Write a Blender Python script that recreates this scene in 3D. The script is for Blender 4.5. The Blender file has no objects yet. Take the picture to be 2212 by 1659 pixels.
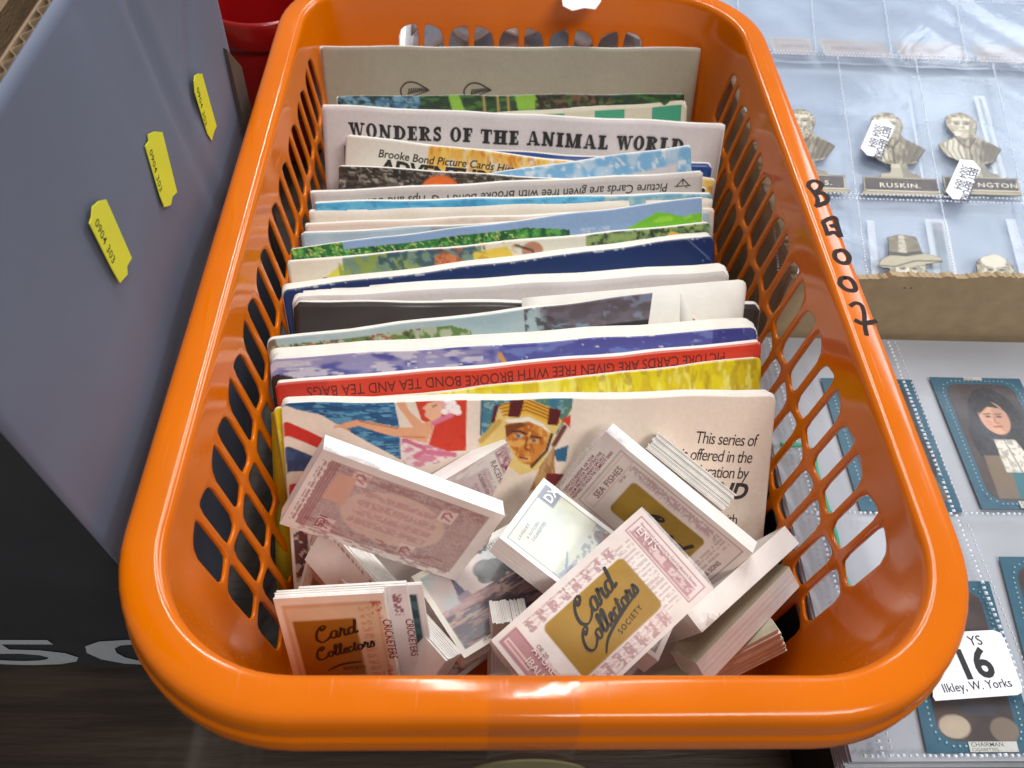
import bpy, math, random
import numpy as np
from mathutils import Matrix, Vector
random.seed(4); RS = np.random.RandomState(7)
S = 0.01                                   # everything below is written in centimetres
scene = bpy.context.scene
COL = scene.collection
# ---------------------------------------------------------------- camera
CX, CY, F = 1106.0, 829.5, 1789.0          # photograph measured on a 2212 x 1659 grid
CPOS = np.array([-2.5079, -6.215, 34.858]); PITCH, YAW, ROLL = 0.9053, 0.0814, 0.0821
cf = np.array([math.sin(YAW)*math.cos(PITCH), math.cos(YAW)*math.cos(PITCH), -math.sin(PITCH)])
cr = np.array([math.cos(YAW), -math.sin(YAW), 0.0]); cu = np.cross(cr, cf)
cr, cu = cr*math.cos(ROLL)+cu*math.sin(ROLL), -cr*math.sin(ROLL)+cu*math.cos(ROLL)
def ray(px, py): return cf+(px-CX)/F*cr-(py-CY)/F*cu
def at(px, py, z):
    d = ray(px, py); return CPOS+(z-CPOS[2])/d[2]*d
def atx(px, py, x):
    d = ray(px, py); return CPOS+(x-CPOS[0])/d[0]*d
def aty(px, py, y):
    d = ray(px, py); return CPOS+(y-CPOS[1])/d[1]*d
def zm(x0, y0, s): return lambda x, y: ((x0+x/s)/1.4756, (y0+y/s)/1.4756)
Z2 = zm(900, 100, 1.4747); Z3 = zm(850, 600, 1.3406); Z4 = zm(2300, 0, 1.3828); Z6 = zm(2300, 1150, 1.278)
ZB = zm(1650, 1320, 2.4578); ZC = zm(850, 1680, 2.6024); ZE = zm(1550, 1700, 2.1901); ZA = zm(850, 1380, 2.6024)
ZD = zm(2500, 300, 2.3704); ZF = zm(850, 1230, 2.1067); ZH = zm(2300, 1100, 2.2946); ZG = zm(850, 1250, 1.3012)
cam = bpy.data.cameras.new('camera'); camo = bpy.data.objects.new('camera', cam); COL.objects.link(camo)
m = Matrix(((cr[0], cu[0], -cf[0], CPOS[0]*S), (cr[1], cu[1], -cf[1], CPOS[1]*S), (cr[2], cu[2], -cf[2], CPOS[2]*S), (0, 0, 0, 1)))
camo.matrix_world = m
cam.sensor_width = 36; cam.lens = F/2212*36; cam.clip_start = 0.01; cam.clip_end = 30
cam.dof.use_dof = True; cam.dof.focus_distance = 0.31; cam.dof.aperture_fstop = 18
scene.camera = camo
# ---------------------------------------------------------------- light
w = bpy.data.worlds.new('World'); scene.world = w; w.use_nodes = True
w.node_tree.nodes['Background'].inputs[0].default_value = (0.80, 0.88, 1.0, 1)
w.node_tree.nodes['Background'].inputs[1].default_value = 0.29
def area(name, loc, target, sx, sy, power, col):
    l = bpy.data.lights.new(name, 'AREA'); l.shape = 'RECTANGLE'; l.size = sx; l.size_y = sy; l.energy = power; l.color = col
    o = bpy.data.objects.new(name, l); COL.objects.link(o)
    o.location = [v*S for v in loc]
    o.rotation_euler = (Vector(target)-Vector(loc)).to_track_quat('-Z', 'Y').to_euler()
    return o
area('tube_light', (85, -112, 215), (0, 15, 8), 1.4, 0.4, 35, (1, 0.95, 0.88))
area('tube_light', (-12, 190, 235), (0, 15, 8), 0.09, 1.9, 34, (1, 0.97, 0.93))
area('tube_light', (45, 150, 240), (0, 15, 8), 0.09, 1.9, 24, (1, 0.97, 0.93))
area('window_light', (170, 190, 150), (20, 30, 8), 1.2, 0.8, 28, (0.82, 0.90, 1))
scene.view_settings.view_transform = 'Standard'; scene.view_settings.look = 'None'
scene.view_settings.exposure = 0.05; scene.view_settings.gamma = 1
scene.cycles.max_bounces = 8; scene.cycles.transparent_max_bounces = 12
scene.cycles.caustics_reflective = False; scene.cycles.caustics_refractive = False
# ---------------------------------------------------------------- helpers
def lin(c):
    c = np.asarray(c, float)/255.0
    return np.where(c <= 0.04045, c/12.92, ((c+0.055)/1.055)**2.4)
MATS = {}
def mat(name, col, rough=0.5, metal=0.0, noise=0.0, nscale=200, bump=0.0, bscale=300, coat=0.0, attr=False, spec=0.5, sss=0.0, stretch=None, alpha=None, trans=0.0, coatr=0.12, scuff=False):
    if name in MATS: return MATS[name]
    M = bpy.data.materials.new(name); M.use_nodes = True; nt = M.node_tree; N = nt.nodes; Lk = nt.links
    b = N['Principled BSDF']
    b.inputs['Roughness'].default_value = rough; b.inputs['Metallic'].default_value = metal
    b.inputs['Coat Weight'].default_value = coat; b.inputs['Coat Roughness'].default_value = coatr
    b.inputs['Specular IOR Level'].default_value = spec
    c = tuple(lin(col))+(1,)
    tc = N.new('ShaderNodeTexCoord'); mp = N.new('ShaderNodeMapping'); Lk.new(tc.outputs['Object'], mp.inputs[0])
    if stretch: mp.inputs['Scale'].default_value = stretch
    src = None
    if attr:
        a = N.new('ShaderNodeAttribute'); a.attribute_name = 'Col'; src = a.outputs['Color']
    nz = N.new('ShaderNodeTexNoise'); nz.inputs['Scale'].default_value = nscale; nz.inputs['Detail'].default_value = 6
    Lk.new(mp.outputs[0], nz.inputs[0])
    mr = N.new('ShaderNodeMapRange'); mr.inputs[1].default_value = 0.3; mr.inputs[2].default_value = 0.7
    mr.inputs[3].default_value = 1-noise; mr.inputs[4].default_value = 1+noise
    Lk.new(nz.outputs[0], mr.inputs[0])
    mx = N.new('ShaderNodeVectorMath'); mx.operation = 'SCALE'
    if src is not None: Lk.new(src, mx.inputs[0])
    else: mx.inputs[0].default_value = c[:3]
    Lk.new(mr.outputs[0], mx.inputs['Scale'])
    Lk.new(mx.outputs[0], b.inputs['Base Color'])
    r2 = N.new('ShaderNodeMapRange'); r2.inputs[3].default_value = max(0.02, rough*0.8); r2.inputs[4].default_value = min(1, rough*1.25)
    Lk.new(nz.outputs[0], r2.inputs[0]); Lk.new(r2.outputs[0], b.inputs['Roughness'])
    if bump:
        n2 = N.new('ShaderNodeTexNoise'); n2.inputs['Scale'].default_value = bscale; n2.inputs['Detail'].default_value = 4
        Lk.new(mp.outputs[0], n2.inputs[0])
        bp = N.new('ShaderNodeBump'); bp.inputs['Strength'].default_value = bump; bp.inputs['Distance'].default_value = 0.001
        Lk.new(n2.outputs[0], bp.inputs['Height']); Lk.new(bp.outputs[0], b.inputs['Normal'])
        if coat: Lk.new(bp.outputs[0], b.inputs['Coat Normal'])
    if scuff:                        # fine scratches and dull rubbed patches
        b.inputs['Specular IOR Level'].default_value = 0.36
        m2 = N.new('ShaderNodeMapping'); m2.inputs['Rotation'].default_value = (0.4, 0.3, 0.7); m2.inputs['Scale'].default_value = (900, 40, 300); Lk.new(tc.outputs['Object'], m2.inputs[0])
        n3 = N.new('ShaderNodeTexNoise'); n3.inputs['Scale'].default_value = 1.0; n3.inputs['Detail'].default_value = 2; Lk.new(m2.outputs[0], n3.inputs[0])
        r3 = N.new('ShaderNodeMapRange'); r3.inputs[1].default_value = 0.66; r3.inputs[2].default_value = 0.74; r3.inputs[3].default_value = 0; r3.inputs[4].default_value = 0.3; Lk.new(n3.outputs[0], r3.inputs[0])
        n4 = N.new('ShaderNodeTexNoise'); n4.inputs['Scale'].default_value = 14; n4.inputs['Detail'].default_value = 8; Lk.new(tc.outputs['Object'], n4.inputs[0])
        r4 = N.new('ShaderNodeMapRange'); r4.inputs[1].default_value = 0.5; r4.inputs[2].default_value = 0.75; r4.inputs[3].default_value = 0; r4.inputs[4].default_value = 0.14; Lk.new(n4.outputs[0], r4.inputs[0])
        a1 = N.new('ShaderNodeMath'); a1.operation = 'ADD'; Lk.new(r2.outputs[0], a1.inputs[0]); Lk.new(r3.outputs[0], a1.inputs[1])
        a2 = N.new('ShaderNodeMath'); a2.operation = 'ADD'; Lk.new(a1.outputs[0], a2.inputs[0]); Lk.new(r4.outputs[0], a2.inputs[1]); Lk.new(a2.outputs[0], b.inputs['Roughness'])
    if sss:
        b.inputs['Subsurface Weight'].default_value = sss; b.inputs['Subsurface Radius'].default_value = (1, 0.4, 0.1); b.inputs['Subsurface Scale'].default_value = 0.003
    if alpha is not None: b.inputs['Alpha'].default_value = alpha
    MATS[name] = M; return M
def film(name, col, opac, rough, bump=0.3, bscale=60, gloss=0.25):
    """thin clear plastic: see-through, a little milky, with a gloss"""
    M = bpy.data.materials.new(name); M.use_nodes = True; nt = M.node_tree; N = nt.nodes; Lk = nt.links
    b = N['Principled BSDF']; b.inputs['Base Color'].default_value = tuple(lin(col))+(1,); b.inputs['Roughness'].default_value = rough
    out = N['Material Output']
    tr = N.new('ShaderNodeBsdfTransparent'); mx = N.new('ShaderNodeMixShader')
    tc = N.new('ShaderNodeTexCoord'); nz = N.new('ShaderNodeTexNoise'); nz.inputs['Scale'].default_value = bscale; nz.inputs['Detail'].default_value = 5; nz.inputs['Distortion'].default_value = 1.2
    Lk.new(tc.outputs['Object'], nz.inputs[0])
    mr = N.new('ShaderNodeMapRange'); mr.inputs[1].default_value = 0.35; mr.inputs[2].default_value = 0.7; mr.inputs[3].default_value = opac*0.6; mr.inputs[4].default_value = opac*1.6
    Lk.new(nz.outputs[0], mr.inputs[0])
    fr = N.new('ShaderNodeFresnel'); fr.inputs[0].default_value = 1.45
    ad = N.new('ShaderNodeMath'); ad.operation = 'MULTIPLY_ADD'; ad.inputs[1].default_value = gloss*4; ad.use_clamp = True
    bp = N.new('ShaderNodeBump'); bp.inputs['Strength'].default_value = bump; bp.inputs['Distance'].default_value = 0.002
    Lk.new(nz.outputs[0], bp.inputs['Height']); Lk.new(bp.outputs[0], b.inputs['Normal']); Lk.new(bp.outputs[0], fr.inputs['Normal'])
    Lk.new(fr.outputs[0], ad.inputs[0]); Lk.new(mr.outputs[0], ad.inputs[2])
    Lk.new(ad.outputs[0], mx.inputs[0]); Lk.new(tr.outputs[0], mx.inputs[1]); Lk.new(b.outputs[0], mx.inputs[2])
    Lk.new(mx.outputs[0], out.inputs['Surface']); MATS[name] = M; return M
BASE = {}
def thing(name, label, cat, base, group=None):
    o = bpy.data.objects.new(name, None); COL.objects.link(o); o.empty_display_size = 0.01
    o.location = [float(v)*S for v in base]; o['label'] = label; o['category'] = cat
    if group: o['group'] = group
    BASE[o.name] = np.array(base, float); return o
def mk(name, verts, faces, mt, parent=None, smooth=False, cols=None, mats=None, midx=None, label=None, cat=None, kind=None, group=None, solid=None, origin=None):
    verts = np.asarray(verts, float)
    base = BASE[parent.name] if parent is not None and parent.name in BASE else (np.zeros(3) if origin is None else np.asarray(origin, float))
    me = bpy.data.meshes.new(name); me.from_pydata(((verts-base)*S).tolist(), [], [list(map(int, f)) for f in faces]); me.materials.append(mt)
    for x in (mats or []): me.materials.append(x)
    if midx is not None: me.polygons.foreach_set('material_index', np.asarray(midx, dtype=np.int32))
    if smooth: me.polygons.foreach_set('use_smooth', np.ones(len(faces), dtype=bool))
    if cols is not None:
        a = me.color_attributes.new('Col', 'FLOAT_COLOR', 'POINT')
        a.data.foreach_set('color', np.hstack([np.asarray(cols, float), np.ones((len(verts), 1))]).ravel().astype(np.float32))
    me.update()
    o = bpy.data.objects.new(name, me); COL.objects.link(o)
    if parent is not None: o.parent = parent; BASE[o.name] = base
    else: o.location = (base*S).tolist(); BASE[o.name] = base
    if parent is not None and parent.type == 'MESH': pass
    if label: o['label'] = label
    if cat: o['category'] = cat
    if kind: o['kind'] = kind
    if group: o['group'] = group
    if solid:
        sm = o.modifiers.new('solid', 'SOLIDIFY'); sm.thickness = solid*S; sm.offset = -1
        if mats: sm.material_offset_rim = 1; sm.material_offset = 1
    return o
def boxvf(lo, hi):
    (a, b, c), (d, e, f) = lo, hi
    v = [(a, b, c), (d, b, c), (d, e, c), (a, e, c), (a, b, f), (d, b, f), (d, e, f), (a, e, f)]
    return v, [(0, 3, 2, 1), (4, 5, 6, 7), (0, 1, 5, 4), (1, 2, 6, 5), (2, 3, 7, 6), (3, 0, 4, 7)]
def gridvf(P):
    n, k = P.shape[:2]; idx = np.arange(n*k).reshape(n, k)
    f = np.stack([idx[:-1, :-1], idx[1:, :-1], idx[1:, 1:], idx[:-1, 1:]], -1).reshape(-1, 4)
    return P.reshape(-1, 3), f
class Acc:
    def __init__(s): s.v = []; s.f = []; s.c = []; s.e = 0
    def add(s, v, f, col=None):
        o = len(s.v); s.v += [tuple(p) for p in v]; s.f += [tuple(i+o for i in q) for q in f]
        s.c += [tuple(col) if col is not None else (0, 0, 0)]*len(v)
# --- 2-D print pieces: each works in (u, v) centimetres and is laid on a surface by a mapping function
def smooth_line(pts, n=6):
    p = np.array(pts, float); P = np.vstack([2*p[0]-p[1], p, 2*p[-1]-p[-2]]); o = []
    for i in range(1, len(P)-2):
        for t in np.linspace(0, 1, n, endpoint=False):
            o.append(0.5*((2*P[i])+(-P[i-1]+P[i+1])*t+(2*P[i-1]-5*P[i]+4*P[i+1]-P[i+2])*t*t+(-P[i-1]+3*P[i]-3*P[i+1]+P[i+2])*t**3))
    o.append(P[-2]); return np.array(o)
class Print:
    """flat print laid a hair above a surface"""
    def __init__(s, fn, eps0=0.008): s.fn = fn; s.a = Acc(); s.e = eps0
    def poly(s, pts, col):
        pts = [tuple(p) for p in pts]; s.e += 0.0006
        from mathutils.geometry import tessellate_polygon
        tri = tessellate_polygon([[Vector((x, y, 0)) for x, y in pts]])
        v = [s.fn(x, y, s.e) for x, y in pts]
        tri = [t if ((pts[t[1]][0]-pts[t[0]][0])*(pts[t[2]][1]-pts[t[0]][1])-(pts[t[1]][1]-pts[t[0]][1])*(pts[t[2]][0]-pts[t[0]][0])) > 0 else (t[0], t[2], t[1]) for t in tri]
        s.a.add(v, tri, lin(col))
    def stroke(s, pts, wd, col, sm=True, taper=False):
        p = smooth_line(pts) if sm and len(pts) > 2 else np.array(pts, float); s.e += 0.0006
        d = np.gradient(p, axis=0); d /= np.linalg.norm(d, axis=1)[:, None]+1e-9; nn = np.stack([-d[:, 1], d[:, 0]], 1)
        k = np.ones(len(p))
        if taper: k = 0.35+0.65*np.sin(np.linspace(0.15, math.pi-0.15, len(p)))
        if callable(wd): W = np.array([wd(a) for a in d])
        else: W = np.full(len(p), wd)
        a = p+nn*(W*k/2)[:, None]; b = p-nn*(W*k/2)[:, None]
        v = [s.fn(x, y, s.e) for x, y in np.vstack([a, b])]; n = len(p)
        s.a.add(v, [(n+i, n+i+1, i+1, i) for i in range(n-1)], lin(col))
    def text(s, txt, u, v, size, col, bold=0.0, shear=0.0, rot=0.0, sx=1.0, align='LEFT', spacing=1.0):
        me = text_mesh(txt, bold, shear, align, spacing); s.e += 0.0012
        c0, s0 = math.cos(rot), math.sin(rot)
        vs = [s.fn(u+(x*sx*c0-y*s0)*size, v+(x*sx*s0+y*c0)*size, s.e) for x, y in me[0]]
        s.a.add(vs, me[1], lin(col))
    def done(s, parent, name='print', rough=0.5):
        if not s.a.v: return
        return mk(name, s.a.v, s.a.f, mat('print_ink_%d' % int(rough*100), (0, 0, 0), rough=rough, attr=True, noise=0.06, nscale=900), parent, cols=s.a.c)
TXT = {}
def text_mesh(txt, bold, shear, align, spacing):
    k = (txt, bold, shear, align, spacing)
    if k in TXT: return TXT[k]
    cu_ = bpy.data.curves.new('t', 'FONT'); cu_.body = txt; cu_.size = 1; cu_.offset = bold; cu_.shear = shear; cu_.align_x = align
    cu_.space_character = spacing; cu_.resolution_u = 3; cu_.fill_mode = 'FRONT'
    o = bpy.data.objects.new('t', cu_); COL.objects.link(o)
    dg = bpy.context.evaluated_depsgraph_get(); dg.update()
    me = bpy.data.meshes.new_from_object(o.evaluated_get(dg))
    vs = [(v.co.x, v.co.y) for v in me.vertices]; fs = [tuple(p.vertices) for p in me.polygons]
    out = []
    for q in fs:
        ar = sum(vs[q[i]][0]*vs[q[(i+1) % len(q)]][1]-vs[q[(i+1) % len(q)]][0]*vs[q[i]][1] for i in range(len(q)))
        out.append(q if ar > 0 else q[::-1])
    bpy.data.objects.remove(o); bpy.data.curves.remove(cu_); bpy.data.meshes.remove(me)
    TXT[k] = (vs, out); return TXT[k]
# --- slab letters for the big title
def slab(pr, ch, u, v, h, col):
    """heavy slab-serif capital; returns its advance. v = baseline"""
    T = 0.37*h; t = 0.19*h; sf = 0.12*h
    R = lambda x0, y0, x1, y1: pr.poly([(u+x0, v+y0), (u+x1, v+y0), (u+x1, v+y1), (u+x0, v+y1)], col)
    def Q(*p): pr.poly([(u+x, v+y) for x, y in p], col)
    def ring(cx, cy, ax, ay, bx, by, a0=0, a1=360):
        n = 20; A = np.radians(np.linspace(a0, a1, n)); pr.e += 0.0006
        vs = [pr.fn(u+cx+ax*math.cos(a), v+cy+ay*math.sin(a), pr.e) for a in A]+[pr.fn(u+cx+bx*math.cos(a), v+cy+by*math.sin(a), pr.e) for a in A]
        pr.a.add(vs, [(i, i+1, n+i+1, n+i) for i in range(n-1)], lin(col))
    stem = lambda x, e=sf: (R(x, 0, x+T, h), R(x-e, 0, x+T+e, sf*1.2), R(x-e, h-sf*1.2, x+T+e, h))
    e = sf
    if ch == 'I': stem(e); return T+2*e
    if ch == 'O': ring(.46*h, .5*h, .46*h, .53*h, .17*h, .4*h); return .92*h
    if ch == 'D': stem(e); ring(e+T*.8, .5*h, .62*h, .5*h, .32*h, .39*h, -90, 90); return e+T*.8+.62*h
    if ch == 'E': stem(e); R(e, 0, e+.68*h, .14*h); R(e, .86*h, e+.66*h, h); R(e, .45*h, e+.5*h, .58*h); R(e+.56*h, 0, e+.68*h, .3*h); R(e+.54*h, .7*h, e+.66*h, h); R(e+.44*h, .36*h, e+.52*h, .66*h); return e+.7*h
    if ch == 'F': stem(e); R(e, .86*h, e+.66*h, h); R(e, .45*h, e+.5*h, .58*h); R(e+.54*h, .68*h, e+.66*h, h); R(e+.44*h, .36*h, e+.52*h, .66*h); return e+.68*h
    if ch == 'L': stem(e); R(e, 0, e+.68*h, .14*h); R(e+.56*h, 0, e+.68*h, .34*h); return e+.7*h
    if ch == 'T': x = .28*h; stem(x); R(0, .86*h, 2*x+T, h); R(0, .66*h, .1*h, h); R(2*x+T-.1*h, .66*h, 2*x+T, h); return 2*x+T
    if ch == 'H': stem(e); stem(e+.56*h); R(e, .43*h, e+.6*h, .57*h); return .56*h+T+2*e
    if ch == 'N': R(e, 0, e+t, h); R(0, 0, e+t+e, sf*1.2); Q((0, h), (e+.26*h, h), (e+.82*h, 0), (e+.56*h, 0)); R(e+.82*h-t, 0, e+.82*h, h); R(e+.68*h, h-sf*1.2, e+.94*h, h); return .96*h+e
    if ch == 'M': R(e, 0, e+t, h); R(0, 0, e+t+e, sf*1.2); R(e*.4, h-sf*1.2, .3*h, h); Q((e, h), (e+.28*h, h), (e+.62*h, 0), (e+.42*h, 0)); Q((e+.5*h, .1*h), (e+.62*h, 0), (e+.88*h, h), (e+.8*h, h)); R(e+.8*h, 0, e+.8*h+T, h); R(e+.72*h, 0, e+.9*h+T, sf*1.2); R(e+.74*h, h-sf*1.2, e+.9*h+T, h); return e+.95*h+T
    if ch == 'A': Q((.38*h, h), (.62*h, h), (1.02*h, 0), (.72*h, 0)); Q((.38*h, h), (.46*h, h), (.24*h, 0), (.12*h, 0)); R(.2*h, .24*h, .8*h, .34*h); R(0, 0, .36*h, sf*1.2); R(.62*h, 0, 1.1*h, sf*1.2); return 1.1*h
    if ch == 'W': Q((.06*h, h), (.36*h, h), (.58*h, 0), (.4*h, 0)); Q((.52*h, h*.9), (.6*h, h*.9), (.56*h, 0), (.44*h, 0)); Q((.5*h, h), (.8*h, h), (1.02*h, 0), (.86*h, 0)); Q((1.16*h, h), (1.26*h, h), (1.02*h, 0), (.9*h, 0)); R(0, h-sf*1.2, .46*h, h); R(1.02*h, h-sf*1.2, 1.38*h, h); return 1.34*h
    if ch == 'R': stem(e); ring(e+T*.8, .73*h, .5*h, .27*h, .2*h, .15*h, -90, 90); Q((e+T*.9, .48*h), (e+T*.9+.22*h, .48*h), (e+.86*h, 0), (e+.6*h, 0)); R(e+.66*h, 0, e+.94*h, sf*1.1); return e+.92*h
    if ch == 'S':
        pr.stroke([(u+.62*h, v+.8*h), (u+.42*h, v+.92*h), (u+.18*h, v+.8*h), (u+.22*h, v+.6*h), (u+.5*h, v+.44*h), (u+.58*h, v+.22*h), (u+.34*h, v+.08*h), (u+.1*h, v+.2*h)], .22*h, col)
        R(.56*h, .64*h, .66*h, h); R(.04*h, 0, .13*h, .36*h); return .74*h
    return .42*h
# --- script lettering of the gold labels
SC = {'C': ([[(.62, .78), (.7, .9), (.6, 1.0), (.4, .9), (.2, .6), (.16, .25), (.36, .03), (.62, .08), (.84, .26)], [(.62, .78), (.5, .72), (.46, .82), (.56, .88)]], .84),
      'a': ([[(.46, .46), (.3, .54), (.1, .36), (.08, .1), (.22, .0), (.4, .16), (.48, .5)], [(.48, .5), (.41, .14), (.49, .0), (.66, .14)]], .58),
      'r': ([[(.02, .14), (.14, .44), (.18, .62), (.24, .46), (.4, .5)], [(.4, .5), (.32, .26), (.34, .04), (.44, .0), (.56, .12)]], .5),
      'd': ([[(.42, .42), (.24, .5), (.08, .3), (.1, .06), (.26, .02), (.42, .22), (.56, .7), (.6, 1.0)], [(.6, 1.0), (.46, .3), (.46, .06), (.54, .02), (.66, .12)]], .62),
      'o': ([[(.28, .5), (.1, .4), (.08, .12), (.22, .0), (.38, .12), (.4, .36), (.28, .5)], [(.32, .46), (.42, .4), (.54, .44)]], .48),
      'l': ([[(.0, .12), (.2, .4), (.34, .85), (.28, 1.02), (.18, .85), (.14, .3), (.18, .04), (.28, .02), (.38, .12)]], .36),
      'e': ([[(.02, .14), (.2, .24), (.32, .38), (.26, .5), (.12, .4), (.1, .12), (.2, .0), (.36, .1)]], .36),
      'c': ([[(.34, .4), (.26, .5), (.12, .38), (.08, .14), (.2, .0), (.4, .12)]], .38),
      't': ([[(.0, .12), (.16, .4), (.26, .8)], [(.26, .8), (.16, .2), (.2, .02), (.36, .12)], [(.06, .56), (.4, .6)]], .36),
      's': ([[(.0, .12), (.14, .36), (.2, .54), (.3, .3), (.28, .06), (.14, .0), (.04, .08)]], .38)}
def script(pr, txt, u, v, h, col, rot=0.0, sh=0.22):
    c0, s0 = math.cos(rot), math.sin(rot); x = 0
    for ch in txt:
        st, ad = SC[ch]; k = 1.12 if ch == 'C' else 0.92
        for q in st:
            P = [(x+(a*k+b*k*sh)*h, (b*k-(0.12 if ch == 'C' else 0))*h) for a, b in q]
            P = [(u+a*c0-b*s0, v+a*s0+b*c0) for a, b in P]
            pr.stroke(P, lambda d: h*(0.058+0.095*abs(-s0*d[0]+c0*d[1])), col)
        x += ad*h*k
    return x
# --- raster paint kept as point colours of a fine mesh (flat print on covers and cards)
def vnoise(H, W, cell, rs, oct=3):
    out = np.zeros((H, W)); amp = 1; tot = 0
    for o in range(oct):
        cy, cx = (cell if np.ndim(cell) else (cell, cell)); cy = max(1, cy/2**o); cx = max(1, cx/2**o)
        g = rs.rand(int(H/cy)+3, int(W/cx)+3)
        y = np.arange(H)/cy; x = np.arange(W)/cx; iy = y.astype(int); ix = x.astype(int); fy = (y-iy)[:, None]; fx = (x-ix)[None, :]
        fy = fy*fy*(3-2*fy); fx = fx*fx*(3-2*fx)
        a = g[iy][:, ix]; b = g[iy][:, ix+1]; c = g[iy+1][:, ix]; d = g[iy+1][:, ix+1]
        out += amp*((a*(1-fx)+b*fx)*(1-fy)+(c*(1-fx)+d*fx)*fy); tot += amp; amp *= 0.55
    return out/tot
class Canvas:
    def __init__(s, w, h, res=0.07, col=(235, 228, 222), seed=1):
        s.w, s.h, s.res = w, h, res; s.W = int(round(w/res))+1; s.H = max(2, int(round(h/res))+1)
        s.a = np.tile(lin(col), (s.H, s.W, 1)).astype(float); s.rs = np.random.RandomState(seed)
        s.X, s.Y = np.meshgrid(np.linspace(0, w, s.W), np.linspace(0, h, s.H))
    def blend(s, mask, col, k=1.0):
        m_ = np.clip(np.asarray(mask, float), 0, 1)*k; s.a += (lin(col)-s.a)*m_[..., None]
    def rect(s, x0, y0, x1, y1, col, k=1.0):
        fx = np.clip(np.minimum(s.X-x0, x1-s.X)/s.res+.5, 0, 1); fy = np.clip(np.minimum(s.Y-y0, y1-s.Y)/s.res+.5, 0, 1)
        fx = np.minimum(fx, (x1-x0)/s.res); fy = np.minimum(fy, (y1-y0)/s.res); s.blend(fx*fy, col, k)
    def inside(s, pts):
        o = 0.0
        for a, b in ((-.3, -.1), (.1, -.3), (.3, .1), (-.1, .3)): o = o+s.ins1(pts, a*s.res, b*s.res)
        return o/4
    def ins1(s, pts, ox, oy):
        X, Y = s.X+ox, s.Y+oy; m_ = np.zeros(X.shape, bool); n = len(pts)
        for i in range(n):
            (x0, y0), (x1, y1) = pts[i], pts[(i+1) % n]
            if y0 == y1: continue
            cnd = (Y > min(y0, y1)) & (Y <= max(y0, y1)); xi = x0+(Y-y0)*(x1-x0)/(y1-y0); m_ ^= cnd & (X < xi)
        return m_
    def poly(s, pts, col, k=1.0): s.blend(s.inside(pts), col, k)
    def ell(s, cx, cy, rx, ry, col, k=1.0): s.blend(np.clip((1-np.sqrt(((s.X-cx)/rx)**2+((s.Y-cy)/ry)**2))*min(rx, ry)/s.res+.5, 0, 1), col, k)
    def noise(s, cell, thr, soft, col, k=1.0, mask=None, oct=3):
        n = vnoise(s.H, s.W, np.array(cell)/s.res, s.rs, oct); m_ = np.clip((n-thr)/soft+0.5, 0, 1)
        if mask is not None: m_ = m_*mask
        s.blend(m_, col, k)
    def line(s, pts, wd, col, k=1.0):
        d = np.full(s.X.shape, 1e9)
        for (x0, y0), (x1, y1) in zip(pts[:-1], pts[1:]):
            L2 = (x1-x0)**2+(y1-y0)**2+1e-9; t = np.clip(((s.X-x0)*(x1-x0)+(s.Y-y0)*(y1-y0))/L2, 0, 1)
            d = np.minimum(d, np.hypot(s.X-x0-t*(x1-x0), s.Y-y0-t*(y1-y0)))
        s.blend(np.clip((wd/2-d)/s.res+0.5, 0, 1), col, k)
    def words(s, x0, y0, x1, y1, lh, col, k=0.7, vert=False):
        """tiny unreadable lines of print"""
        n = vnoise(s.H, s.W, ((0.06, 0.08) if not vert else (0.08, 0.06))/np.array(s.res), s.rs, 1)
        t = (s.X if vert else s.Y); ln_ = ((t-(x0 if vert else y0)) % lh) < lh*0.58
        s.blend((n > 0.38) & ln_ & (s.X > x0) & (s.X < x1) & (s.Y > y0) & (s.Y < y1), col, k)

# ================================================================ SETTING
wood = mat('dark_wood', (52, 42, 33), rough=0.42, noise=0.5, nscale=9, bump=0.25, bscale=40, stretch=(1.2, 14, 1))
v, f = boxvf((-160, -90, -3), (160, 190, 0))
mk('table_top', v, f, wood, kind='structure')
wallm = mat('room_floor', (96, 90, 84), rough=0.7, noise=0.1, nscale=3)
v, f = boxvf((-900, -900, -78), (900, 900, -75)); mk('floor', v, f, wallm, kind='structure')

# ================================================================ BASKET
ORANGE = mat('orange_plastic', (211, 105, 0), rough=0.12, noise=0.05, nscale=26, bump=0.07, bscale=70, coat=0.0, sss=0.0, spec=0.5, coatr=0.05, scuff=True)
CYB = 19.55; HA, HB = 7.0, 14.15
basket = thing('plastic_basket', 'orange plastic basket with slotted sides, full of albums and card packs', 'basket', (0, CYB, 0))
Mc = 6
def s_columns():
    """(base, normal, kind, cellsign) along the loop, counter-clockwise from the front-left end of the front straight"""
    cols = []
    sides = [((-HA, -HB), (1, 0), (0, -1), 10, 2*HA), ((HA, -HB), (0, 1), (1, 0), 20, 2*HB), ((HA, HB), (-1, 0), (0, 1), 10, 2*HA), ((-HA, HB), (0, -1), (-1, 0), 20, 2*HB)]
    for st, d, n, k, L in sides:
        for i in range(k*Mc): cols.append((np.array(st)+np.array(d)*L*i/(k*Mc), np.array(n, float), i))
        cols.append((np.array(st)+np.array(d)*L, np.array(n, float), -1))
        a0 = math.atan2(n[1], n[0])
        for j in range(1, 14): cols.append((np.array(st)+np.array(d)*L, np.array([math.cos(a0+j*math.pi/28), math.sin(a0+j*math.pi/28)]), -2))
    return cols
scol = s_columns(); NS = len(scol)
AMP = 0.2; ROWZ = [11.6, 8.55, 5.5, 2.45]
def Rw(z): return 4.03-(11.6-z)*0.137
def pt(si, R, z):
    b, n, _ = scol[si % NS]; q = b+n*R; return (q[0], q[1]+CYB, z)
def zs(si):            # the slots sit a little lower in the back wall
    b, n, _ = scol[si % NS]; t = max(0.0, n[1]); return -0.15-0.5*t*t*(3-2*t)
def zig(i):           # boundary sign at a cell edge number
    return AMP if i % 2 == 1 else -AMP
V = {}; vv = []; ff = []
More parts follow.
